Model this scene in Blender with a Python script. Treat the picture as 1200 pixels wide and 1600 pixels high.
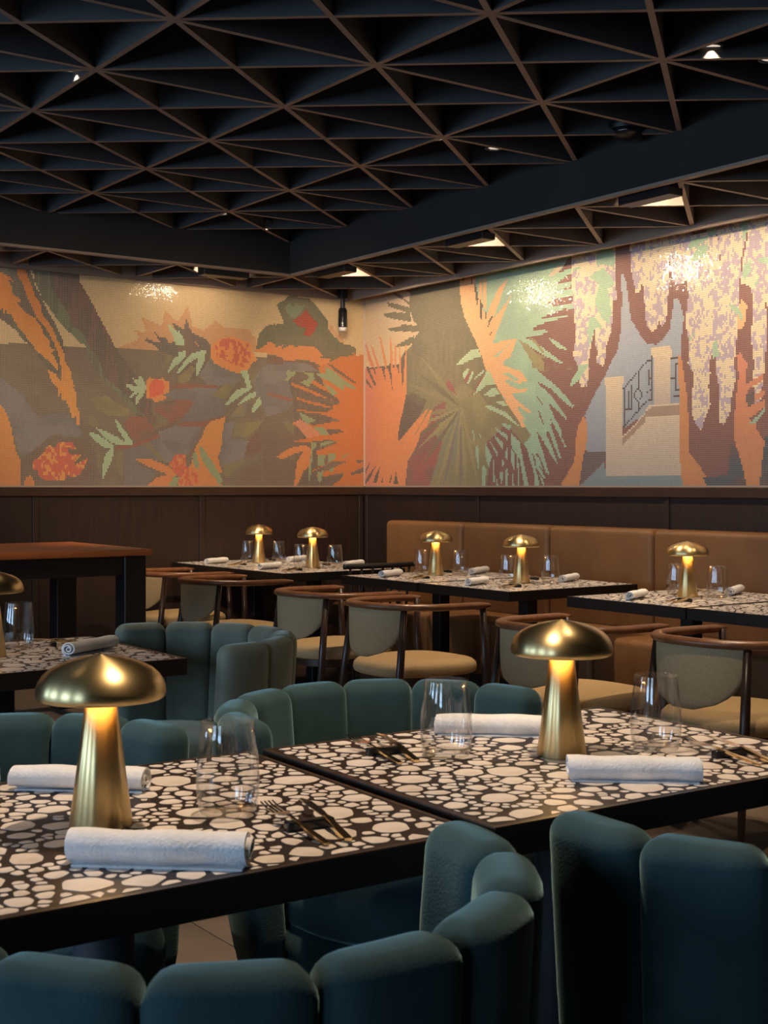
import bpy, bmesh, math, random
import numpy as np
from mathutils import Vector, Matrix

random.seed(7)
S = bpy.context.scene
for o in list(bpy.data.objects):
    bpy.data.objects.remove(o)
C = S.collection
PI = math.pi
R = math.radians

# ------------------------------------------------------------------ camera, world, light, exposure
cam_d = bpy.data.cameras.new('camera')
cam = bpy.data.objects.new('camera', cam_d)
C.objects.link(cam)
cam.location = (0, 0, 1.28)
cam.rotation_euler = (R(90), 0, R(-35.46))
cam_d.sensor_fit = 'VERTICAL'
cam_d.sensor_height = 32.0
cam_d.lens = 32.0 * 2071 / 1600
cam_d.shift_y = -40 / 1600
cam_d.clip_start = 0.02
cam_d.dof.use_dof = True
cam_d.dof.focus_distance = 5.5
cam_d.dof.aperture_fstop = 13
S.camera = cam

S.view_settings.view_transform = 'Standard'
S.view_settings.look = 'None'
S.view_settings.gamma = 1.0
S.view_settings.use_curve_mapping = False
S.view_settings.exposure = 0.0

W = bpy.data.worlds.new('overcast_day')
S.world = W
W.use_nodes = True
W.node_tree.nodes['Background'].inputs[0].default_value = (0.55, 0.72, 1.0, 1)
W.node_tree.nodes['Background'].inputs[1].default_value = 0.25

WARM = (1.0, 0.76, 0.52)
COOL = (0.50, 0.74, 1.0)


def area_light(name, loc, rot, sx, sy, power, col, spread=PI):
    d = bpy.data.lights.new(name, 'AREA')
    d.shape = 'RECTANGLE'
    d.size, d.size_y = sx, sy
    d.energy = power
    d.color = col
    d.spread = spread
    o = bpy.data.objects.new(name, d)
    C.objects.link(o)
    o.location = loc
    o.rotation_euler = rot
    return o


# daylight entering through the four tall windows of the left wall
WINDOWS = [(-0.9, 1.5), (1.7, 1.5), (4.3, 1.5), (6.7, 1.3)]      # centre y, width
for wy, ww in WINDOWS:
    area_light('window_daylight', (-4.66, wy, 1.80), (0, R(-90), 0), 1.8, ww, 104, COOL)

S.cycles.max_bounces = 6
S.cycles.diffuse_bounces = 3
S.cycles.glossy_bounces = 3
S.cycles.transmission_bounces = 6
S.cycles.caustics_reflective = False
S.cycles.caustics_refractive = False

# ------------------------------------------------------------------ helpers


class MB:
    """collects verts and faces of one mesh"""

    def __init__(s):
        s.v = []
        s.f = []

    def box(s, x0, x1, y0, y1, z0, z1):
        b = len(s.v)
        s.v += [(x0, y0, z0), (x1, y0, z0), (x1, y1, z0), (x0, y1, z0), (x0, y0, z1), (x1, y0, z1), (x1, y1, z1), (x0, y1, z1)]
        s.f += [tuple(b + i for i in q) for q in ((3, 2, 1, 0), (4, 5, 6, 7), (0, 1, 5, 4), (1, 2, 6, 5), (2, 3, 7, 6), (3, 0, 4, 7))]
        return s

    def rings(s, rings, closed=False, cap0=True, cap1=True):
        """loft a list of equally long vertex rings"""
        b = len(s.v)
        n = len(rings[0])
        for r in rings:
            s.v += [tuple(p) for p in r]
        m = len(rings)
        for i in range(m if closed else m - 1):
            a0 = b + i * n
            a1 = b + ((i + 1) % m) * n
            for k in range(n):
                k2 = (k + 1) % n
                s.f.append((a0 + k, a0 + k2, a1 + k2, a1 + k))
        if not closed:
            if cap0:
                s.f.append(tuple(b + k for k in reversed(range(n))))
            if cap1:
                s.f.append(tuple(b + (m - 1) * n + k for k in range(n)))
        return s

    def lathe(s, prof, n=32, cx=0, cy=0, cap0=True, cap1=True):
        rs = []
        for r, z in prof:
            rs.append([(cx + r * math.cos(2 * PI * k / n), cy + r * math.sin(2 * PI * k / n), z) for k in range(n)])
        return s.rings(rs, cap0=cap0, cap1=cap1)

    def tube(s, pts, rad, n=12, sx=1.0, sz=1.0):
        """sweep an ellipse along points; rad may be a list"""
        pts = [Vector(p) for p in pts]
        m = len(pts)
        if not hasattr(rad, '__len__'):
            rad = [rad] * m
        rs = []
        for i, p in enumerate(pts):
            t = (pts[min(i + 1, m - 1)] - pts[max(i - 1, 0)]).normalized()
            up = Vector((0, 0, 1)) if abs(t.z) < 0.9 else Vector((1, 0, 0))
            a = t.cross(up).normalized()
            b = a.cross(t).normalized()
            rs.append([p + a * (rad[i] * sx * math.cos(2 * PI * k / n)) + b * (rad[i] * sz * math.sin(2 * PI * k / n)) for k in range(n)])
        return s.rings(rs)

    def prism(s, poly, z0, z1):
        return s.rings([[(x, y, z0) for x, y in poly], [(x, y, z1) for x, y in poly]])

    def mesh(s, name, smooth=False, bevel=0, seg=2, auto=None):
        me = bpy.data.meshes.new(name)
        me.from_pydata(s.v, [], s.f)
        bm = bmesh.new()
        bm.from_mesh(me)
        bmesh.ops.recalc_face_normals(bm, faces=bm.faces)
        if bevel:
            bmesh.ops.bevel(bm, geom=list(bm.edges), offset=bevel, segments=seg, profile=0.5, affect='EDGES', clamp_overlap=True)
        bm.to_mesh(me)
        bm.free()
        if smooth or auto:
            me.polygons.foreach_set('use_smooth', [True] * len(me.polygons))
        if auto:
            me.set_sharp_from_angle(angle=R(auto))
        return me

    def build(s, name, mat, parent=None, **k):
        return link(name, s.mesh(name, **k), mat, parent)


def link(name, me, mat=None, parent=None):
    o = bpy.data.objects.new(name, me)
    C.objects.link(o)
    if parent is not None:
        o.parent = parent
    if mat is not None and not me.materials:
        me.materials.append(mat)
    return o


def tag(o, label, cat, group=None, kind=None):
    if label:
        o['label'] = label
    if cat:
        o['category'] = cat
    if group:
        o['group'] = group
    if kind:
        o['kind'] = kind
    return o


def thing(name, label, cat, loc=(0, 0, 0), rz=0.0, group=None):
    o = bpy.data.objects.new(name, None)
    o.empty_display_size = 0.1
    C.objects.link(o)
    o.location = loc
    o.rotation_euler = (0, 0, rz)
    return tag(o, label, cat, group)


def struct(o):
    o['kind'] = 'structure'
    return o


KIDS = {}


def dup(root, label, loc, rz, group=None):
    """copy a thing with its parts and sub-parts"""
    def rec(o, parent):
        c = o.copy()
        C.objects.link(c)
        c.parent = parent
        for ch in o.children:
            rec(ch, c)
        return c
    c = rec(root, None)
    c.location = loc
    c.rotation_euler = (0, 0, rz)
    c['label'] = label
    if group:
        c['group'] = group
    return c


def superellipse(a, b, n, e=2.5):
    out = []
    for k in range(n):
        t = 2 * PI * k / n
        ct, st = math.cos(t), math.sin(t)
        out.append((a * math.copysign(abs(ct) ** (2 / e), ct), b * math.copysign(abs(st) ** (2 / e), st)))
    return out


# ------------------------------------------------------------------ materials
def srgb(r, g, b):
    f = lambda v: (v / 255 / 12.92) if v / 255 <= 0.04045 else ((v / 255 + 0.055) / 1.055) ** 2.4
    return (f(r), f(g), f(b))


def mat(name, col, rough=0.5, metal=0.0, col2=None, scale=8.0, stretch=(1, 1, 1), bump=0.0, bscale=60.0, sheen=0.0, sheen_tint=(1, 1, 1), spec=0.5, aniso=0.0, detail=4.0, contrast=(0.35, 0.65)):
    m = bpy.data.materials.new(name)
    m.use_nodes = True
    nt = m.node_tree
    p = nt.nodes['Principled BSDF']
    p.inputs['Base Color'].default_value = (*col, 1)
    p.inputs['Roughness'].default_value = rough
    p.inputs['Metallic'].default_value = metal
    p.inputs['Specular IOR Level'].default_value = spec
    if sheen:
        p.inputs['Sheen Weight'].default_value = sheen
        p.inputs['Sheen Roughness'].default_value = 0.4
        p.inputs['Sheen Tint'].default_value = (*sheen_tint, 1)
    if col2 or bump:
        tc = nt.nodes.new('ShaderNodeTexCoord')
        mp = nt.nodes.new('ShaderNodeMapping')
        mp.inputs['Scale'].default_value = stretch
        nt.links.new(tc.outputs['Object'], mp.inputs['Vector'])
    if col2:
        nz = nt.nodes.new('ShaderNodeTexNoise')
        nz.inputs['Scale'].default_value = scale
        nz.inputs['Detail'].default_value = detail
        nt.links.new(mp.outputs[0], nz.inputs['Vector'])
        rp = nt.nodes.new('ShaderNodeValToRGB')
        rp.color_ramp.elements[0].position, rp.color_ramp.elements[1].position = contrast
        rp.color_ramp.elements[0].color = (*col, 1)
        rp.color_ramp.elements[1].color = (*col2, 1)
        nt.links.new(nz.outputs['Fac'], rp.inputs[0])
        nt.links.new(rp.outputs[0], p.inputs['Base Color'])
    if bump:
        n2 = nt.nodes.new('ShaderNodeTexNoise')
        n2.inputs['Scale'].default_value = bscale
        n2.inputs['Detail'].default_value = 3
        nt.links.new(mp.outputs[0], n2.inputs['Vector'])
        bp = nt.nodes.new('ShaderNodeBump')
        bp.inputs['Strength'].default_value = bump
        bp.inputs['Distance'].default_value = 0.01
        nt.links.new(n2.outputs['Fac'], bp.inputs['Height'])
        nt.links.new(bp.outputs[0], p.inputs['Normal'])
    if aniso:
        p.inputs['Anisotropic'].default_value = aniso
        p.inputs['Anisotropic Rotation'].default_value = 0.25
        tg = nt.nodes.new('ShaderNodeTangent')
        tg.direction_type = 'RADIAL'
        tg.axis = 'Z'
        nt.links.new(tg.outputs[0], p.inputs['Tangent'])
    return m


def emit(name, col, strength):
    m = bpy.data.materials.new(name)
    m.use_nodes = True
    nt = m.node_tree
    p = nt.nodes['Principled BSDF']
    p.inputs['Base Color'].default_value = (*col, 1)
    p.inputs['Emission Color'].default_value = (*col, 1)
    p.inputs['Emission Strength'].default_value = strength
    return m


def thin_glass(name, tint=(1, 1, 1)):
    m = bpy.data.materials.new(name)
    m.use_nodes = True
    nt = m.node_tree
    nt.nodes.remove(nt.nodes['Principled BSDF'])
    out = nt.nodes['Material Output']
    tr = nt.nodes.new('ShaderNodeBsdfTransparent')
    tr.inputs[0].default_value = (*tint, 1)
    gl = nt.nodes.new('ShaderNodeBsdfGlossy')
    gl.inputs['Roughness'].default_value = 0.03
    lw = nt.nodes.new('ShaderNodeLayerWeight')
    lw.inputs[0].default_value = 0.25
    mr = nt.nodes.new('ShaderNodeMapRange')
    mr.inputs[1].default_value, mr.inputs[2].default_value = 0, 1
    mr.inputs[3].default_value, mr.inputs[4].default_value = 0.06, 0.85
    mx = nt.nodes.new('ShaderNodeMixShader')
    nt.links.new(lw.outputs['Facing'], mr.inputs[0])
    pw = nt.nodes.new('ShaderNodeMath')
    pw.operation = 'POWER'
    pw.inputs[1].default_value = 1.9
    nt.links.new(lw.outputs['Facing'], pw.inputs[0])
    nt.links.new(pw.outputs[0], mr.inputs[0])
    nt.links.new(mr.outputs[0], mx.inputs[0])
    nt.links.new(tr.outputs[0], mx.inputs[1])
    nt.links.new(gl.outputs[0], mx.inputs[2])
    nt.links.new(mx.outputs[0], out.inputs[0])
    return m


M = {}
M['plaster'] = mat('dark_plaster', (0.018, 0.016, 0.015), 0.9, bump=0.1, bscale=40)
M['fin'] = mat('fin_edge_warm_bounce', (0.27, 0.195, 0.15), 0.75, col2=(0.30, 0.22, 0.17), scale=5)  # fin underside tone, warm bounced light put into the colour
M['finedge'] = mat('border_edge_lit', (0.30, 0.225, 0.17), 0.7, col2=(0.33, 0.25, 0.19), scale=5)  # border copy of the underside tone, lightened to imitate the washers
M['finlight'] = mat('border_fin_face_lit', (0.070, 0.052, 0.042), 0.75, col2=(0.080, 0.060, 0.048), scale=5)  # border copy of the fin sides, washer light put into the colour
M['finface'] = mat('fin_face_shaded', (0.042, 0.042, 0.044), 0.8, col2=(0.050, 0.049, 0.051), scale=5)  # fin sides darkened in colour for the shade inside the coffers
M['fascia'] = mat('charcoal_fascia', (0.019, 0.018, 0.018), 0.85, col2=(0.023, 0.022, 0.022), scale=3)
M['wainscot'] = mat('dark_walnut_veneer', (0.017, 0.0072, 0.0038), 0.6, col2=(0.030, 0.0125, 0.0065), scale=5, stretch=(9, 9, 0.6), bump=0.05, bscale=30)
M['rail'] = mat('dark_walnut_rail', (0.04, 0.018, 0.010), 0.45, col2=(0.055, 0.026, 0.014), scale=6, stretch=(1, 1, 8))
M['floor'] = mat('brown_stone_floor', (0.17, 0.12, 0.085), 0.55, col2=(0.21, 0.155, 0.11), scale=3, bump=0.04)
M['joint'] = mat('floor_joint', (0.05, 0.037, 0.03), 0.9)
M['grout'] = mat('beige_grout', (0.40, 0.31, 0.24), 0.85)
M['blackwood'] = mat('black_edge_wood', (0.008, 0.007, 0.0065), 0.35, col2=(0.012, 0.009, 0.008), scale=6, stretch=(1, 12, 12))
M['brownedge'] = mat('brown_black_rim', (0.028, 0.017, 0.012), 0.35)
M['matrix'] = mat('terrazzo_matrix', (0.014, 0.009, 0.008), 0.42, col2=(0.024, 0.015, 0.012), scale=120, spec=0.3)
M['marble'] = mat('marble_chip_pale', (0.74, 0.66, 0.60), 0.38, col2=(0.62, 0.54, 0.48), scale=18, detail=8, contrast=(0.45, 0.7))
M['marble2'] = mat('marble_chip_warm', (0.68, 0.59, 0.52), 0.38, col2=(0.56, 0.47, 0.40), scale=24, detail=8, contrast=(0.45, 0.7))
M['iron'] = mat('black_iron', (0.012, 0.013, 0.016), 0.42, metal=0.3)
M['ironblue'] = mat('blue_black_column', (0.03, 0.034, 0.045), 0.45)
M['velvet'] = mat('teal_velvet', (0.026, 0.056, 0.062), 0.9, col2=(0.034, 0.068, 0.074), scale=14, sheen=0.55, sheen_tint=(0.45, 0.75, 0.8), spec=0.15, bump=0.12, bscale=260)
M['velvet_lit'] = mat('teal_velvet_lit', (0.15, 0.172, 0.135), 0.9, col2=(0.195, 0.22, 0.178), scale=9, sheen=0.5, sheen_tint=(0.6, 0.8, 0.75), spec=0.15, bump=0.12, bscale=260)  # the teal velvet again, warm light from above put into the colour
M['seatfab'] = mat('sand_woven_fabric', (0.43, 0.295, 0.145), 0.9, col2=(0.51, 0.355, 0.185), scale=160, bump=0.3, bscale=320, spec=0.2)
M['backfab'] = mat('khaki_woven_fabric', (0.40, 0.285, 0.155), 0.9, col2=(0.47, 0.34, 0.19), scale=160, bump=0.3, bscale=320, spec=0.2)
M['walnut'] = mat('walnut_rail_wood', (0.15, 0.055, 0.022), 0.32, col2=(0.22, 0.085, 0.034), scale=5, stretch=(3, 3, 3))
M['walnutleg'] = mat('dark_walnut_leg', (0.035, 0.017, 0.011), 0.35, col2=(0.05, 0.025, 0.015), scale=6, stretch=(10, 10, 1))
M['leather'] = mat('cognac_leather', (0.21, 0.098, 0.036), 0.5, col2=(0.26, 0.122, 0.046), scale=4, bump=0.12, bscale=90, spec=0.4)
M['brass'] = mat('brushed_brass', (0.70, 0.52, 0.25), 0.33, metal=1.0, aniso=0.7, bump=0.0)
M['brassin'] = mat('brass_inside', (0.80, 0.58, 0.27), 0.35, metal=1.0)
M['linen'] = mat('white_linen', (0.80, 0.79, 0.80), 0.85, col2=(0.74, 0.73, 0.74), scale=60, bump=0.25, bscale=240, spec=0.2)
M['glass'] = thin_glass('clear_thin_glass')
M['glassbase'] = mat('thick_glass_base', (0.9, 0.92, 0.92), 0.03)
M['glassbase'].node_tree.nodes['Principled BSDF'].inputs['Transmission Weight'].default_value = 1.0
M['steel'] = mat('polished_steel', (0.75, 0.70, 0.62), 0.14, metal=1.0)
M['gold'] = mat('champagne_gold', (0.85, 0.62, 0.32), 0.16, metal=1.0)
M['restblack'] = mat('black_ceramic', (0.01, 0.01, 0.012), 0.2)
M['redwood'] = mat('red_brown_tabletop', (0.52, 0.135, 0.034), 0.34, col2=(0.62, 0.185, 0.05), scale=4, stretch=(2, 14, 14))
M['darkwood'] = mat('near_black_wood', (0.012, 0.009, 0.009), 0.45, col2=(0.018, 0.012, 0.010), scale=6, stretch=(10, 10, 1))
M['ledglow'] = emit('lamp_diffuser', (1.0, 0.68, 0.33), 34.0)
M['spotglow'] = emit('downlight_lens', (1.0, 0.86, 0.70), 0.7)
M['chrome'] = mat('downlight_ring', (0.8, 0.78, 0.75), 0.2, metal=1.0)
M['whiteplastic'] = mat('white_plastic', (0.75, 0.73, 0.72), 0.4)
M['winframe'] = mat('window_frame_paint', (0.05, 0.045, 0.04), 0.5)
M['pane'] = thin_glass('window_pane', (0.96, 0.98, 1.0))

# ------------------------------------------------------------------ the room
UW, VW = 5.82, 8.425             # right wall plane, back wall plane
U0, V0 = -4.5, -2.5              # left wall plane, front wall plane
EYE = 1.285                      # top of the wainscot
ZC = 3.42                        # ceiling slab
ZG, ZP = 2.945, 2.718            # underside of the main fin grid and of the lower border grid

# floor of large stone slabs
fl = struct(MB().box(U0, UW, V0, VW, -0.10, -0.012).build('floor', M['joint']))
TS = 0.9
tile = MB().box(0.002, TS - 0.002, 0.002, TS - 0.002, -0.012, 0.0).mesh('floor_slab', bevel=0.002, seg=1)
nx, ny = int(math.ceil((UW - U0) / TS)), int(math.ceil((VW - V0) / TS))
for i in range(nx):
    for j in range(ny):
        x0, y0 = U0 + i * TS, V0 + j * TS
        if x0 + TS <= UW and y0 + TS <= VW:
            o = link('floor_slab', tile, M['floor'], fl)
            o.location = (x0, y0, 0)
        else:
            w, d = min(TS, UW - x0), min(TS, VW - y0)
            o = MB().box(0.002, w - 0.002, 0.002, d - 0.002, -0.012, 0.0).build('floor_slab', M['floor'], fl)
            o.location = (x0, y0, 0)

wall_r = struct(MB().box(UW, UW + 0.15, V0, VW + 0.15, 0, ZC).build('wall_right', M['plaster']))
wall_b = struct(MB().box(U0 - 0.15, UW, VW, VW + 0.15, 0, ZC).build('wall_back', M['plaster']))
# left wall with four window openings
wb = MB()
edges = [V0]
for wy, ww in WINDOWS:
    edges += [wy - ww / 2, wy + ww / 2]
edges.append(VW)
for k in range(0, len(edges), 2):
    wb.box(U0 - 0.15, U0, edges[k], edges[k + 1], 0, ZC)
for wy, ww in WINDOWS:
    wb.box(U0 - 0.15, U0, wy - ww / 2, wy + ww / 2, 0, 0.90)
    wb.box(U0 - 0.15, U0, wy - ww / 2, wy + ww / 2, 2.70, ZC)
struct(wb.build('wall_left', M['plaster']))
wb = MB()
wb.box(U0 - 0.15, UW + 0.15, V0 - 0.15, V0, 0, ZC)
struct(wb.build('wall_front', M['plaster']))


def window(n, rot, loc, ww):
    root = bpy.data.objects.new('window_%d' % n, None)
    C.objects.link(root)
    root.location = loc
    root.rotation_euler = (0, 0, rot)
    struct(root)
    h = 1.8
    f = MB()
    f.box(-ww / 2, ww / 2, -0.05, 0.0, 0, 0.06).box(-ww / 2, ww / 2, -0.05, 0.0, h - 0.06, h)
    f.box(-ww / 2, -ww / 2 + 0.06, -0.05, 0.0, 0.06, h - 0.06).box(ww / 2 - 0.06, ww / 2, -0.05, 0.0, 0.06, h - 0.06)
    f.build('window_frame', M['winframe'], root)
    for x in (-ww / 6, ww / 6):
        MB().box(x - 0.02, x + 0.02, -0.045, -0.005, 0.06, h - 0.06).build('mullion', M['winframe'], root)
    for k in range(3):
        x0 = -ww / 2 + 0.06 if k == 0 else (-ww / 6 + 0.02 if k == 1 else ww / 6 + 0.02)
        x1 = -ww / 6 - 0.02 if k == 0 else (ww / 6 - 0.02 if k == 1 else ww / 2 - 0.06)
        MB().box(x0, x1, -0.028, -0.022, 0.06, h - 0.06).build('pane', M['pane'], root)


for k, (wy, ww) in enumerate(WINDOWS):
    window(k + 1, R(-90), (U0 - 0.08, wy, 0.90), ww)

# wainscot on the two visible walls: recessed panels, stiles, cap rail and skirting
WS = 0.022


def wainscot(side, wallobj, seams, along_v):
    """panels between consecutive seams; along_v: wall runs along y at x=UW, else along x at y=VW"""
    for a, b in zip(seams[:-1], seams[1:]):
        a2, b2 = a + 0.022, b - 0.022
        if along_v:
            MB().box(UW - WS, UW, a2, b2, 0.12, 1.215).build('wainscot_panel', M['wainscot'], wallobj, bevel=0.002, seg=1)
        else:
            MB().box(a2, b2, VW - WS, VW, 0.12, 1.215).build('wainscot_panel', M['wainscot'], wallobj, bevel=0.002, seg=1)
    for a in seams:
        if along_v:
            MB().box(UW - WS - 0.010, UW, a - 0.02, a + 0.02, 0.12, 1.215).build('wainscot_stile', M['wainscot'], wallobj, bevel=0.003, seg=1)
        else:
            MB().box(a - 0.02, a + 0.02, VW - WS - 0.010, VW, 0.12, 1.215).build('wainscot_stile', M['wainscot'], wallobj, bevel=0.003, seg=1)


wainscot('right', wall_r, [8.37, 7.03, 5.31, 3.59, 1.87, 0.15, -1.57], True)
wainscot('back', wall_b, [-2.5, -1.28, -0.06, 1.16, 1.96, 3.18, 4.40, 5.765], False)
struct(MB().box(UW - 0.045, UW, V0, VW - 0.045, 1.215, 1.275).build('trim_1', M['rail'], bevel=0.004, seg=2))
struct(MB().box(U0, UW, VW - 0.045, VW, 1.215, 1.275).build('trim_2', M['rail'], bevel=0.004, seg=2))
struct(MB().box(UW - 0.035, UW, V0, VW - 0.035, 0.0, 0.12).build('baseboard_right', M['rail'], bevel=0.004, seg=1))
struct(MB().box(U0, UW, VW - 0.035, VW, 0.0, 0.12).build('baseboard_back', M['rail'], bevel=0.004, seg=1))

# ------------------------------------------------------------------ ceiling: slab, fin lattice, drop fascias, lower border lattice
ceil = struct(MB().box(U0 - 0.15, UW + 0.15, V0 - 0.15, VW + 0.15, ZC, ZC + 0.1).build('ceiling', M['plaster']))
CU, CV = 0.8785, 0.6995
GU, GV = 2.136, 4.288             # one lattice node
UB, VB = GU + 3 * CU, GV + 5 * CV  # lines of the drop fascias
FT = 0.025


def clip(p, d, lo, hi):
    t0, t1 = -1e9, 1e9
    for i in range(2):
        if abs(d[i]) < 1e-9:
            if p[i] < lo[i] or p[i] > hi[i]:
                return None
            continue
        a, b = (lo[i] - p[i]) / d[i], (hi[i] - p[i]) / d[i]
        t0, t1 = max(t0, min(a, b)), min(t1, max(a, b))
    if t1 - t0 < 0.06:
        return None
    return (p[0] + d[0] * t0, p[1] + d[1] * t0), (p[0] + d[0] * t1, p[1] + d[1] * t1)


def fin(a, b, z0, z1, th=FT, face='finface'):
    ax, ay = a
    bx, by = b
    L = math.hypot(bx - ax, by - ay)
    o = MB().box(0, L, -th / 2, th / 2, z0, z1).build('ceiling_fin', M[face], ceil)
    o.data.materials.append(M['fin'] if face == 'finface' else M['finedge'])                      # underside gets a lighter tone, bounce light painted in
    for f in o.data.polygons:
        if f.normal.z < -0.5:
            f.material_index = 1
    o.location = (ax, ay, 0)
    o.rotation_euler = (0, 0, math.atan2(by - ay, bx - ax))


def lattice(lo, hi, z0, z1, face='finface'):
    lines = []
    for i in range(-8, 8):
        lines.append(((GU + i * CU, 0), (0, 1), 0.0))
    for j in range(-12, 8):
        lines.append(((0, GV + j * CV), (1, 0), 0.0004))
    for k in range(-24, 24):
        lines.append(((GU + k * CU, GV), (CU, CV), 0.0008))
        lines.append(((GU + k * CU, GV), (CU, -CV), 0.0012))
    for p, d, dz in lines:
        n = math.hypot(*d)
        r = clip(p, (d[0] / n, d[1] / n), lo, hi)
        if r:
            fin(r[0], r[1], z0 + dz, z1, FT, face)


lattice((U0, V0), (UB - 0.045, VB - 0.045), ZG, ZC)
lattice((UB + 0.001, V0), (5.631, VB - 0.05), ZP, ZP + 0.24, 'finlight')
lattice((UB - 3 * CU - 3.0, VB + 0.001), (5.631, VW - 0.03), ZP, ZP + 0.24, 'finlight')
struct(MB().box(UB - 0.045, UB - 0.011, V0, VB - 0.011, ZP + 0.012, ZC).build('trim_3', M['fascia']))
struct(MB().box(U0, UB - 0.045, VB - 0.045, VB - 0.011, ZP + 0.012, ZC).build('trim_4', M['fascia']))
# edge strips of the border lattice
struct(MB().box(UB - 0.047, UB - 0.009, V0, VB - 0.009, ZP - 0.002, ZP + 0.012).build('trim_5', M['finedge']))
struct(MB().box(U0, UB - 0.047, VB - 0.047, VB - 0.009, ZP - 0.002, ZP + 0.012).build('trim_6', M['finedge']))
struct(MB().box(5.615, 5.640, V0, VW - 0.02, ZP - 0.028, ZP + 0.24).build('trim_7', M['fin']))
struct(MB().box(U0, 5.615, VW - 0.045, VW - 0.014, ZP - 0.022, ZP + 0.24).build('trim_8', M['fin']))

# ------------------------------------------------------------------ glass mosaic murals
PAL = {k: srgb(*v) for k, v in {
    'sand': (222, 192, 142), 'taupe': (104, 90, 66), 'taupe2': (96, 80, 62), 'slate': (112, 108, 108), 'slate2': (94, 92, 94), 'umber': (94, 70, 54),
    'bark': (74, 62, 50), 'bark2': (98, 66, 56), 'moss': (90, 106, 72), 'moss2': (78, 84, 64), 'shade': (74, 68, 60), 'shade2': (78, 64, 52), 'shade3': (86, 70, 68),
    'rust': (214, 120, 62), 'tang': (240, 158, 80), 'rust2': (228, 138, 80), 'coral': (220, 100, 78), 'coralb': (244, 104, 76), 'tangb': (244, 150, 80),
    'olive': (134, 122, 72), 'olive2': (112, 102, 62), 'brick': (146, 82, 64), 'plum': (104, 90, 100), 'plum2': (110, 96, 96), 'mint': (178, 210, 164),
    'mintb': (184, 210, 164), 'blush': (214, 158, 112), 'blush2': (222, 142, 108), 'maroon': (100, 60, 48), 'sage': (142, 164, 120), 'forest': (70, 78, 46),
    'forest2': (84, 82, 52), 'fern': (98, 124, 90), 'fern2': (148, 164, 116), 'crimson': (170, 54, 42), 'dusk': (208, 176, 152), 'mintr': (166, 204, 168), 'mintr2': (158, 192, 164),
    'oliver': (92, 86, 58), 'oliver2': (130, 120, 80), 'oliver3': (150, 138, 92), 'fernr': (112, 118, 92), 'wine': (150, 78, 74), 'wine2': (118, 72, 66), 'wine3': (116, 68, 60),
    'wine4': (76, 58, 56), 'orange': (232, 140, 88), 'salmon': (218, 132, 104), 'peach': (250, 186, 130), 'cream': (232, 208, 172), 'cream2': (220, 202, 176), 'cream3': (200, 184, 168),
    'cream4': (238, 218, 180), 'lilac': (186, 168, 184), 'clay': (168, 140, 120), 'blue': (166, 178, 190), 'blue2': (146, 156, 170), 'teal': (122, 142, 148), 'iron': (52, 48, 50),
    'night': (52, 62, 72), 'ochre': (214, 142, 92)}.items()}

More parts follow.
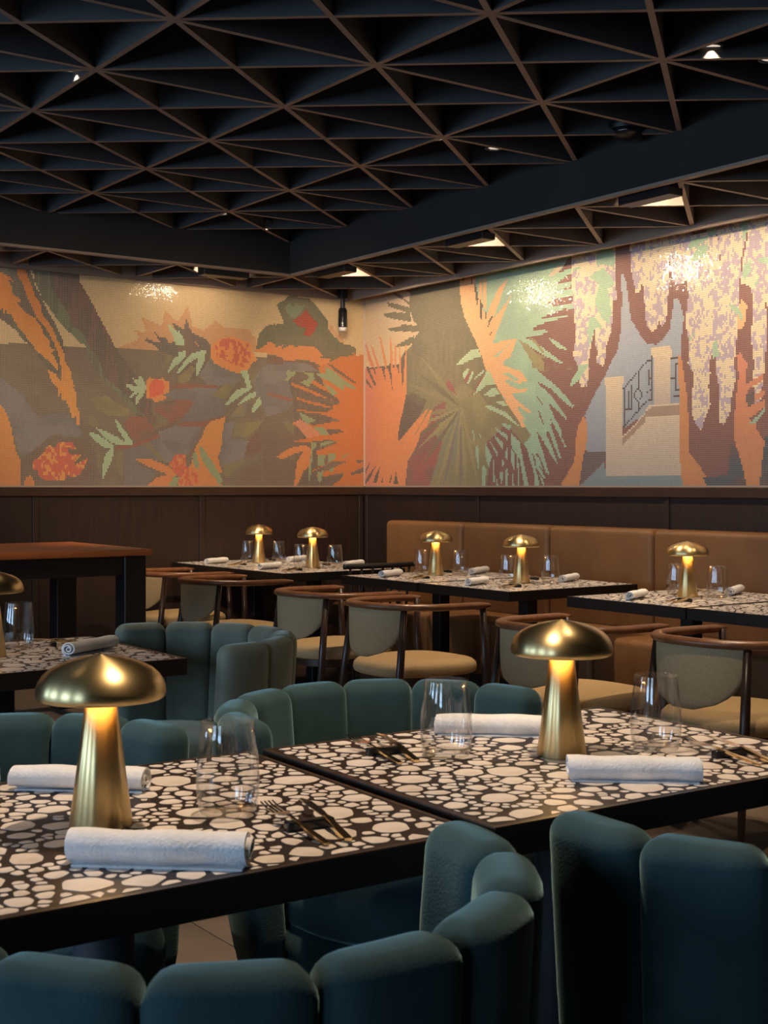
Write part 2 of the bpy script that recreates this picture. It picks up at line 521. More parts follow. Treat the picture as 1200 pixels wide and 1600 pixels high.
MURAL_BACK = [
('taupe',3,'taupe2',[311.8,93.1,286.9,91.8,272,92.8,163.7,94.1,85.9,93.6,-18.1,91.9,-18.1,-10.5,311.8,-12.7]),
('slate',3,'slate2',[297.4,69.4,286.9,69.9,279,65.1,270.9,59.1,265.5,49.9,260.1,44.3,252.4,47.2,242.4,48.5,237.9,46.6,232.3,39.2,229.5,33.9,237.9,31,249.1,34.5,254.6,30.7,261.2,25.3,265.5,19.5,272,17.3,278.4,38,286.9,52.3,297.4,51.9]),
('umber',3,'taupe2',[272,17.8,261.2,25.3,253.5,31.8,237.9,32.1,226.6,31.3,220.9,23.3,220.9,-0.5,272.6,-0.5]),
('bark',2,'bark2',[267.7,146.3,234.6,149.5,231.4,136.1,225.5,127.1,206,93.8,195.2,80.8,180.8,61.6,178.4,46.2,190.4,48,202.3,65.2,220.9,77.4,226.8,93.4,257.3,122,261.2,130.1]),
('moss',2,'moss2',[265.5,146.5,254.6,147.6,251.5,130.9,245.8,122.9,240,114.8,236.8,106.5,230,102.7,225.5,94.4,218.6,86.1,214,73.4,197.5,61,184.2,47.3,192.8,50.1,207,65,220.9,77.4,227.8,92.1,243.5,106,254.6,118,261.2,130.1]),
('shade',2,'moss2',[302.5,140.8,266.1,144.3,262.8,131,256.8,122,243.5,96.5,242.4,92.3,244.1,71.9,254.6,77.2,264.5,90.9,272,95.7,274.7,100.2,286.9,108.7,302.5,114.2]),
('sand',0,'',[302.5,112.1,286.9,107.1,281.6,103.9,276.3,100.1,271.5,94.7,272,92.7,286.9,92.2,302.5,91.7]),
('sand',0,'',[257.6,121.9,256,121.5,252.4,116.5,249.7,113,247.4,109.5,237.9,101.1,233.4,96,226.6,93.8,227.2,92.5,243,92.5,243.5,97.5,246.9,104.2,250.2,109.3,253.5,114.3]),
('sand',0,'',[266.4,142,265,141.8,263.1,137.3,264.5,136.4,266.1,139.9]),
('rust',4,'tang',[302.5,148,286.9,138.7,283.7,137.5,277.4,133.4,277.9,132.3,281.6,134.5,278.4,129.6,278.4,125.5,272,120.8,274.7,119,268.2,112.7,262.8,109.9,259,105,256.8,99.8,252.4,95.9,253.5,93.2,249.7,89.7,251.3,87.5,246.9,80.3,247.4,76.5,254.6,83.1,262.3,88.9,263.9,92,268.2,95.4,269.9,99.5,273.6,102.4,276.8,107.4,279.5,111.8,281.6,111.7,282.2,114.2,283.7,111.5,284.8,115.1,286.9,112.3,302.5,117.3]),
('rust',4,'tang',[275.2,142.9,269.3,143.5,268.2,136.8,265,131.3,262.8,124.7,259,119.7,257.9,112.9,253.5,108,249.7,101.9,248,97.2,244.7,91.6,243,88.5,242.4,82.7,239.1,78,238.5,71.7,244.1,71.4,245.2,79.3,246.9,87.2,249.1,92.9,252.4,99.1,256.8,105.6,262.8,112.1,265.5,118.2,268.8,125.2,270.9,131.3,274.2,136.3]),
('tang',0,'',[244.7,77.2,238.5,77.5,237.9,71.7,235.4,66.4,236.3,65.3,234,60.6,234.6,54.2,232.3,49.4,232.3,40.8,234,40.8,234.6,46.1,236.8,44.4,239.1,51.3,241.9,56.6,244.7,57,245.2,61.8,246.9,59,247.4,64.3,251.9,69.4,254.1,76.7,249.1,74.3,245.2,69.2]),
('tang',4,'rust2',[297.4,54,286.9,52.8,283.7,49.8,280.6,43.7,278.4,37,277.4,28.7,275.2,21.4,272.6,16.7,272.6,-0.5,297.4,-0.5]),
('rust2',0,'',[269.9,-0.5,269.6,4.7,266.6,6.8,264.5,4.8,262.8,-0.5]),
('coral',1,'tang',[264.5,15.8,260.1,18.5,256.8,22.7,253.5,26.5,249.1,25.5,246.9,29.3,237.9,29.4,234,24.2,240.2,25.1,239.1,20.9,231.2,20.4,236.8,13.4,226.6,18.4,225.5,17.8,228.9,12.4,232.3,7,237.9,5.4,240.2,7.5,242.4,3.2,249.1,3.7,254.6,3.2,260.1,5.8,261.2,10,264.5,11.1]),
('olive',3,'olive2',[223.8,59.4,216.9,60.2,212.8,61.5,206.4,56.8,195.2,51.7,197.5,47.8,211.1,47.4,220.9,52.5]),
('umber',3,'brick',[194,47.9,166.1,46.5,159.9,44.5,166.1,38.7,180.8,33.3,192.8,29.8,196.4,36.8,200.5,42.8]),
('slate',3,'slate2',[181.4,30.6,166.1,36.4,153.7,40.1,147.4,38,148.1,25.5,153.7,22.1,159.9,21.4,166.1,15.7,172.3,17.3,184.4,18.9,191.6,18.2,197.5,23.6,192.8,28.1]),
('plum',3,'slate2',[199.3,23.6,182,26.7,174.7,21.2,192.8,18.2,188,13.9,174.7,9.5,184.4,-0.5,199.9,-0.5]),
('brick',0,'',[207,26.8,194,28.7,180.8,33.3,153.7,44.6,153.7,41.8,178.4,31.7,190.4,27.1,205.8,24.1]),
('olive2',3,'umber',[183.2,48.8,172.3,48.6,164.3,45.5,168.6,42,177.1,39.5,182,43.8]),
('olive2',0,'',[206.4,23.5,200.5,23.6,201.1,5.5,204,8.2]),
('olive2',0,'',[219.2,22.8,216.3,22.8,216.9,7.1,219.2,12.5]),
('olive2',0,'',[188,28.2,180.8,30.6,177.1,26.2,172.3,20.7,168.6,15.7,173.5,17.9,180.8,25]),
('olive2',0,'',[164.3,26.4,161.2,37.7,159.3,26.5,162.4,20.8]),
('olive',3,'olive2',[225.5,46.9,222,47,218.6,42.8,220.9,39.5,225.5,40.5]),
('mint',0,'',[220.9,39.5,216.3,38,205.2,33.4,198.1,29.1,193.4,29.8,194.6,27.5,203.4,27.4,209.3,29.5,215.1,33.1]),
('mint',0,'',[206.4,44.8,204.6,44.3,199.9,37.9,194,30.9,193.1,29.2,198.1,28.9,201.1,33.4,205.2,40.5]),
('mint',0,'',[225.5,36.7,218.6,34.2,212.2,30.5,207.6,27.3,208.7,25.4,215.1,26.1,220.9,30.3,224.9,34]),
('mint',0,'',[208.1,26.2,207.3,21.9,209.3,16.9,212.8,9.8,215.1,4.9,216.3,7.6,215.7,13.6,214,20.1,211.6,23.4]),
('tangb',0,'',[183.5,73.1,180.2,75.2,178.4,73.4,176.5,75.1,174.1,73.6,171,75.4,169.2,73.8,165.5,72.3,166.1,62.8,168.6,60.4,172.3,59.2,176.5,57.6,179.6,60.6,183.2,60.4]),
('coralb',0,'',[181.4,70.5,176.5,74,171,73.2,169.8,68.8,170.4,63.7,175.9,62.4,181.4,60.5]),
('mintb',0,'',[199,68.6,195.8,69.8,192.8,68.3,190.4,68.4,192.2,71.6,193.4,73.8,189.8,72.3,188,76.8,185.6,73,183.1,68.7,184.4,64.2,190.4,56.3,191.6,55.7,191.6,60.6,188,65.2,195.2,60,196.1,60.5,192.8,64.5,195.2,66]),
('blush',0,'',[205.2,93.9,195.2,97.9,189.2,101,190.4,105.4,193.4,106.8,184.4,105.8,183.2,106.9,185.6,112.3,187.4,116.6,179.6,113.9,171.7,111.1,169.2,122.4,163.7,117.8,156.8,114.4,153.1,122.5,153.1,93.2,174.7,93.7,204.6,93.6]),
('blush',0,'',[159.3,114.2,156.2,119.5,151.8,127.1,149.3,120,148.1,112.7,141.1,110.9,137.9,110,137.3,111.8,133.4,114.9,128.9,118.1,124.4,114.4,120.5,114.1,102,113.6,98.7,108.6,96,108.2,95.3,99.5,99.4,96.3,131.5,94.4,134.1,100,139.8,105.3,159.3,107.4]),
('shade',0,'',[180.2,110.8,178.4,108.4,173.5,103.7,167.4,102.4,166.1,99.1,153.1,104.5,153.1,87.5,167.4,92.4,174.4,93.7,174.7,96.4,184.4,99.9,183.2,102,175.3,99.1,172.9,99.8,176.5,105.2]),
('shade',0,'',[163.7,114.2,158.7,112,153.1,107.9,153.1,100,156.2,104.3,161.2,109.6]),
('shade',3,'umber',[159.3,110.3,154.3,110,153.7,114,152.1,118.1,151.2,113.6,148.1,108.2,143,106.3,137.9,104.3,133.4,100,134.1,90.9,136.6,88.4,137.9,85,142.4,79.6,146.2,74.3,159.3,71.5]),
('olive2',0,'',[173.5,77.5,167.4,92.4,163.7,90.3,166.7,84.6]),
('olive',3,'umber',[158.7,77.1,148.7,84.4,144.9,83.5,151.2,73,158.7,70.9]),
('mint',0,'',[167.1,113.4,162.4,110,155,104.4,154,98.8,160.6,98.4,163,104.4,165.5,108.7]),
('mint',0,'',[167.4,78.9,166.1,82.4,162.4,88.7,153.1,95.2,153.1,90.4,161.2,83.7,166.1,79.3]),
('mint',0,'',[160.3,79.3,153.1,88.7,153.1,84.2,158.1,79.4]),
('mint',0,'',[158.7,109.7,156.2,104.3,153.7,99.4,155,98.2,158.7,98.5]),
('mint',0,'',[158.7,93.4,155,94.8,152.5,94.4,155.6,88.5,158.7,86.1]),
('mint',0,'',[158.7,80.5,155,86.9,148.7,93.4,136.6,97,136.6,93.9,146.2,89.6,155,82.9]),
('mint',0,'',[143.6,92.6,137.3,95.2,138.5,88.9,143.6,78.4,145.2,77.8,144.9,82.9]),
('blush2',0,'',[146.8,103.2,143.6,100.5,141.4,97.8,144.3,99.4]),
('slate',3,'slate2',[170.4,63.1,162.4,66.8,146.2,69.2,128.3,70.6,123.1,63.3,121.8,56.5,123.1,50.1,133.4,48.1,137.9,45.1,157.5,44.5,151.2,53.7,146.2,59.3,158.7,60.8,164.9,60.8]),
('slate',3,'slate2',[133.4,90.9,130.9,87.6,119.2,83.1,111.3,81.1,108.7,76.1,113.9,73.5,125.7,71.8,128.3,69.4,137.3,72.4,142.4,79]),
('slate',3,'slate2',[174.7,37.4,162.4,41.6,141.1,42.1,146.2,26.7,152.5,21.5,162.4,22.5,171,29.6]),
('umber',3,'taupe2',[106,13.4,79.7,25.5,79.7,-0.5,123.1,-0.5,123.1,7.5]),
('slate2',3,'slate',[123.1,44.9,113.9,46.9,117.9,33.5,100.7,32.7,106,20.4,117.9,14.5,124.4,13.3,127,21.3,125,25.9]),
('brick',0,'',[167.4,68,158.7,71.5,146.2,71.5,127.6,72.3,127.6,70,146.2,69.1,158.7,68]),
('brick',0,'',[158.7,44.5,139.8,45.6,119.2,50.8,120.5,49,133.4,46.3,137.3,42.8,139.8,40.5,148.7,21.6,151.2,11.9,148.7,24.4,143.6,31.3,138.5,41.6,151.2,41.3,158.7,41.7]),
('brick',3,'umber',[179,53.4,166.1,59.4,158.7,60.5,146.2,59.6,150.6,53.8,156.2,45.7,164.3,44.3,171,48.6]),
('maroon',3,'umber',[106,21,103.4,30.9,96.7,39.2,87.2,46.5,79.7,51.4,79.7,46.7,89.9,39.4,85.9,31.2,88.6,27.7,96.7,22.9]),
('brick',0,'',[99.4,72.4,90.6,72.2,80.4,67.9,80.4,65.6,88.6,68.2]),
('olive',3,'olive2',[131.5,64.7,123.1,72.5,112.6,73.6,120.5,63.4,125.7,62.6]),
('olive',3,'slate2',[117.9,50.3,110,58,102,61.2,106,50.6,113.9,48.1]),
('olive2',3,'olive',[113.9,45.2,88.6,47.6,96.7,40.4,104.7,35,115.3,36.5]),
('olive2',0,'',[123.1,14.4,107.3,19.8,105.4,16.9,113.9,11.1,119.2,5.3,123.1,7.5]),
('olive2',0,'',[102,79.9,96.7,81.9,94,72,99.4,73]),
('tangb',0,'',[133.4,98.3,128.9,103.8,123.1,105.9,113.9,107.6,107.3,105.1,100.7,103.2,99.4,98.1,95.3,91.9,99.4,89.3,103.4,83.3,111.3,81.1,119.2,83.1,124.4,85.1,130.9,87.6,133.4,92]),
('coral',1,'tangb',[130.2,100.2,127,103.9,117.9,106.8,110,103.8,102,102.6,100.7,96.2,101.4,91.5,105.4,85.5,113.9,87.4,123.1,90.3,128.9,92.9]),
('mint',0,'',[109.3,83,103.4,83.3,102,78.1,100,72.4,100.7,70,103.4,71.6,104,75.1,107.3,79]),
('mint',0,'',[108.7,83,103,83.3,102,77.5,99.4,71.2,101.4,69.4,107.3,66.2,113.9,61.9,119.2,58.3,122.1,58.2,119.2,61.7,112.6,68.9,104,71.6,105.4,76.2]),
('mint',0,'',[111.6,58,108.7,61.6,103.4,65.8,96.7,69,93.3,70,85.9,66.8,89.3,64.6,91.3,59.9,95.3,55.6,100,52.3,100.4,54.9,96.7,60.8,93.3,65.6,103.4,62.3,107.3,59.9]),
('tang',4,'rust2',[122.1,49.5,122.4,44.9,123.7,38.6,125,25.9,127.6,21.3,126.3,15,123.7,9.3,126.3,8.7,124.4,-0.5,155,-0.5,156.8,4.6,158.7,5.1,152.5,10.8,148.7,15.9,145.5,27.3,141.1,33.6,137.3,41.7,133.4,45.8,127,47.7]),
('sage',0,'',[143,29,139.8,26.8,133.4,18.9,128.3,11.5,124.4,5.8,125,-0.5,130.9,5.8,137.3,13.7,141.1,20]),
('sage',0,'',[146.2,25,143.6,19.9,142.4,11.4,146.2,13.7,148.1,19.9]),
('coral',1,'rust2',[159.3,21.4,153.7,22.6,152.8,18.7,152.5,13.1,143.6,8,143.6,-0.5,159.3,-0.5]),
('coral',1,'rust2',[166.1,15.7,161.2,21.4,153.1,22.6,153.1,-0.5,158.7,-0.5,157.5,6.3,162.4,9.6]),
('rust2',0,'',[191.9,18.5,180.8,18.4,172.3,16.2,165.5,12.9,159.9,7.4,166.1,-0.5,183.2,-0.5,175.9,5.6,167.4,7.9,174.7,10.6,184.4,14.4]),
('sage',0,'',[162.4,6.8,158.1,5.7,159.9,-0.5,166.7,-0.5]),
('slate2',3,'slate',[96,64.9,98.7,76.5,93.3,84.4,87.2,88.8,72.9,89.6,72.2,93.1,49.8,93.2,36.9,86,46.9,84.9,65.2,77.5,66.6,71.5,87.2,64.1]),
('slate2',3,'slate',[94,66.2,96.7,76.6,92,85,69.4,85,63.1,65,63.1,61.5,68.7,57.7,74.9,52.2,87.2,50.6]),
('brick',0,'',[87.2,68.5,74.9,67,62.4,63.3,69.4,63,87.2,66.5]),
('umber',3,'taupe2',[94,42.8,87.2,50.6,63.1,56.7,52.6,34.3,79.1,19.6,51.2,19.9,51.2,-0.5,87.2,-0.5]),
('olive2',0,'',[73.6,48.1,65.2,46.5,55.4,37.8,59.6,35.3,69.4,41.1]),
('shade2',2,'umber',[70.1,83.8,42.6,86.3,22.4,66,28.2,59.1,31.1,48.1,18,41.1,36.9,32.2,36.9,8,52.6,-0.5,62.4,-0.5,63.1,31.7,63.8,55.5,65.2,65.6]),
('forest',3,'forest2',[78.7,133.5,72.9,137,68.7,141.2,61.7,141.4,58.2,139.9,50.5,140.6,44.1,135.1,34,125.6,33.3,118.3,22.4,108.7,15,108,8.4,105.9,8,101,0.1,89.1,-0.6,87.3,11.3,87.3,22.4,92.2,36.9,90.3,52.6,93,72.9,92.5,86.6,95.3,86.6,117.6,84.5,118.6,73.2,119.2,72.9,121.5,75.6,127.3,78.4,132.4]),
('forest',3,'forest2',[96.3,98.8,94,110.7,87.2,117,79.7,119.3,79.7,97.5,94,98.4]),
('maroon',0,'',[86.6,95.3,73.6,94.8,72.9,89.6,86.6,89.4]),
('maroon',0,'',[72.9,92.8,49.8,93.2,41.2,90,35.5,85.5,41.2,85.8,51.2,91.3,72.2,91.4]),
('fern',0,'',[71.5,131.7,68,135.6,65.2,132.8,61.7,136.7,59.6,133.8,54,135.5,56.8,131.1,58.9,128.5,63.1,124.6,67.3,125.5,70.8,128.8]),
('crimson',0,'',[65.2,122.7,60.3,125.4,55.4,130,52.6,132,51.2,129.1,46.2,124.7,42.6,122.5,44.8,117.6,49.8,111.8,55.4,112.6,52.6,118.2,59.6,118.9]),
('blush',0,'',[32.6,123.8,27.5,117.5,17.2,108.7,22.4,108.7,32.6,118.4]),
('rust2',0,'',[86.6,105.3,80.4,103.9,81.8,101.5,72.9,104.4,75.6,100.1,68,104.1,63.8,104.3,65.2,102.5,56.1,104.8,44.1,103.7,38.3,98,42.6,96,31.1,96.6,32.6,94.1,26,95.1,18,90,10.6,89.8,10.6,87.3,-0.6,87.9,-0.6,76.2,22.4,82.5,36.9,89.7,50.5,93.7,72.2,93.1,75.6,95.3,86.6,96.5]),
('rust2',0,'',[97.7,98.7,92.6,100.2,84.5,106,79.7,103.4,79.7,95.7,87.2,97,96.7,97]),
('rust',0,'',[42.6,88.8,22.4,98.3,-0.6,100.9,-0.6,-0.5,30.4,-0.5,20.2,6.8,20.2,9.9,42.6,6.1,44.1,7.9,15,19.1,29.7,18.9,47.6,10.3,48.4,11.5,36.9,15.8,25.3,23.3,44.1,23.6,44.1,26,24.6,32.4,31.1,35.3,51.2,32.5,63.8,32.6,64.5,33.7,53.3,34.9,52.6,37.9,58.2,42.5,65.9,46.5,58.2,49.7,55.4,47.4,46.9,45.2,31.1,48.1,22.4,49.5,41.2,54.4,62.4,55.5,61.7,56.9,49.8,56,36.9,55.2,28.2,58.5,46.9,60.9,62.4,64.5,61.7,66,46.9,62.7,25.3,61.6,22.4,64.2,44.1,67.6,66.6,74.7,66.3,76.5,54.7,73.8,44.1,70,25.3,65.9,41.2,73.1,52.6,79.2,46.9,79.5,36.9,75.1]),
('rust',0,'',[12.8,103.8,10.6,102.1,-0.6,95.3,-0.6,90.4,6.1,95]),
('blush2',0,'',[64.5,47.1,58.2,49.7,49.8,45.1,39.1,38.2,52.6,35.5,58.2,41.9]),
('shade2',0,'',[48.4,75.2,36.9,72.1,23.9,65.9,26,64.6,36.9,67.3,48.4,72.5]),
('shade2',0,'',[51.2,70.9,41.2,65.9,27.9,60.3,31.1,59.6,44.1,62.8]),
('shade2',0,'',[54,62.4,46.9,59.7,38.3,56,46.9,55.1,52.6,57.7]),
('shade2',0,'',[53.3,53.4,44.1,51.3,31.1,49.6,44.1,49.2]),
('shade2',0,'',[36.2,43.4,28.2,43.3,18,41.7,31.9,38.3]),
('shade2',0,'',[41.2,6.1,20.9,9.3,20.9,5.6,31.1,-0.5,59.6,-0.5,52.6,13.9,51.2,14.5,49.8,3.7,44.1,6.7]),
('shade2',0,'',[12.8,9.9,-0.6,15,-0.6,10.6,12.1,8.1]),
('shade2',0,'',[7.6,19.2,1.6,19.9,1.6,18.3,7.2,17.3]),
('shade2',0,'',[35.5,93.4,29.7,91.2,7.6,78.9,9.1,78.2,26,86.6]),
('sage',0,'',[47.6,44.6,37.6,43.7,32.6,38.3,40.5,38.7]),
('sage',0,'',[59.6,55,52.6,52.3,44.1,48.9,52.6,46.3,56.8,49.7]),
('sage',0,'',[49.1,32.5,44.1,32,44.8,28.4,46.9,27.2,49.8,3.7,51.2,3.7,50.5,15.1,48.4,25.9]),
('sage',0,'',[42.6,23.6,36.2,23.1,37.6,15.2,43.4,14.6]),
('sage',0,'',[33.3,23.8,26.8,23.8,26.8,20.8,34,17.1]),
('sage',0,'',[20.9,22.7,13.9,24.6,20.2,21.2]),
('sage',0,'',[43.4,10.4,37.6,11.3,40.5,2.5,43.4,3.7]),
('sage',0,'',[34.7,11.6,27.5,14.1,29.7,10.4]),
('sage',0,'',[40.5,32.7,26,34.2,40.5,29.1]),
('sage',0,'',[36.9,90.3,29.7,87.6,18,80.2,7.6,75.2,11.3,73.8,28.2,79.8,35.5,84.9]),
('sage',0,'',[45.5,85,31.1,84.5,18,74.7,20.2,72.8,34,79.5,42.6,82.7]),
('sage',0,'',[39.8,78,31.1,74.8,23.9,69.6,29.7,68.8]),
('fern2',0,'',[71.5,83.7,68,86.2,65.2,84,62.4,85.9,63.1,82.3,67.3,79.7,70.1,77.2,71.5,78.4,69.4,81.4]),
('fern2',0,'',[58.2,86.7,52.6,84.6,46.9,84.3,45.5,80.2,51.2,73.9,58.2,77.2,52.6,79.2,49.8,81.2]),
('rust2',0,'',[80.1,20.4,72.2,25.6,63.1,29.3,52.6,30.1,48.4,27.1,50.5,15.1,55.4,10.9,59.6,1.9,63.8,-0.5,62.4,10.8,61,18.6,55.4,25.8,63.1,23.9,72.2,20.2]),
]
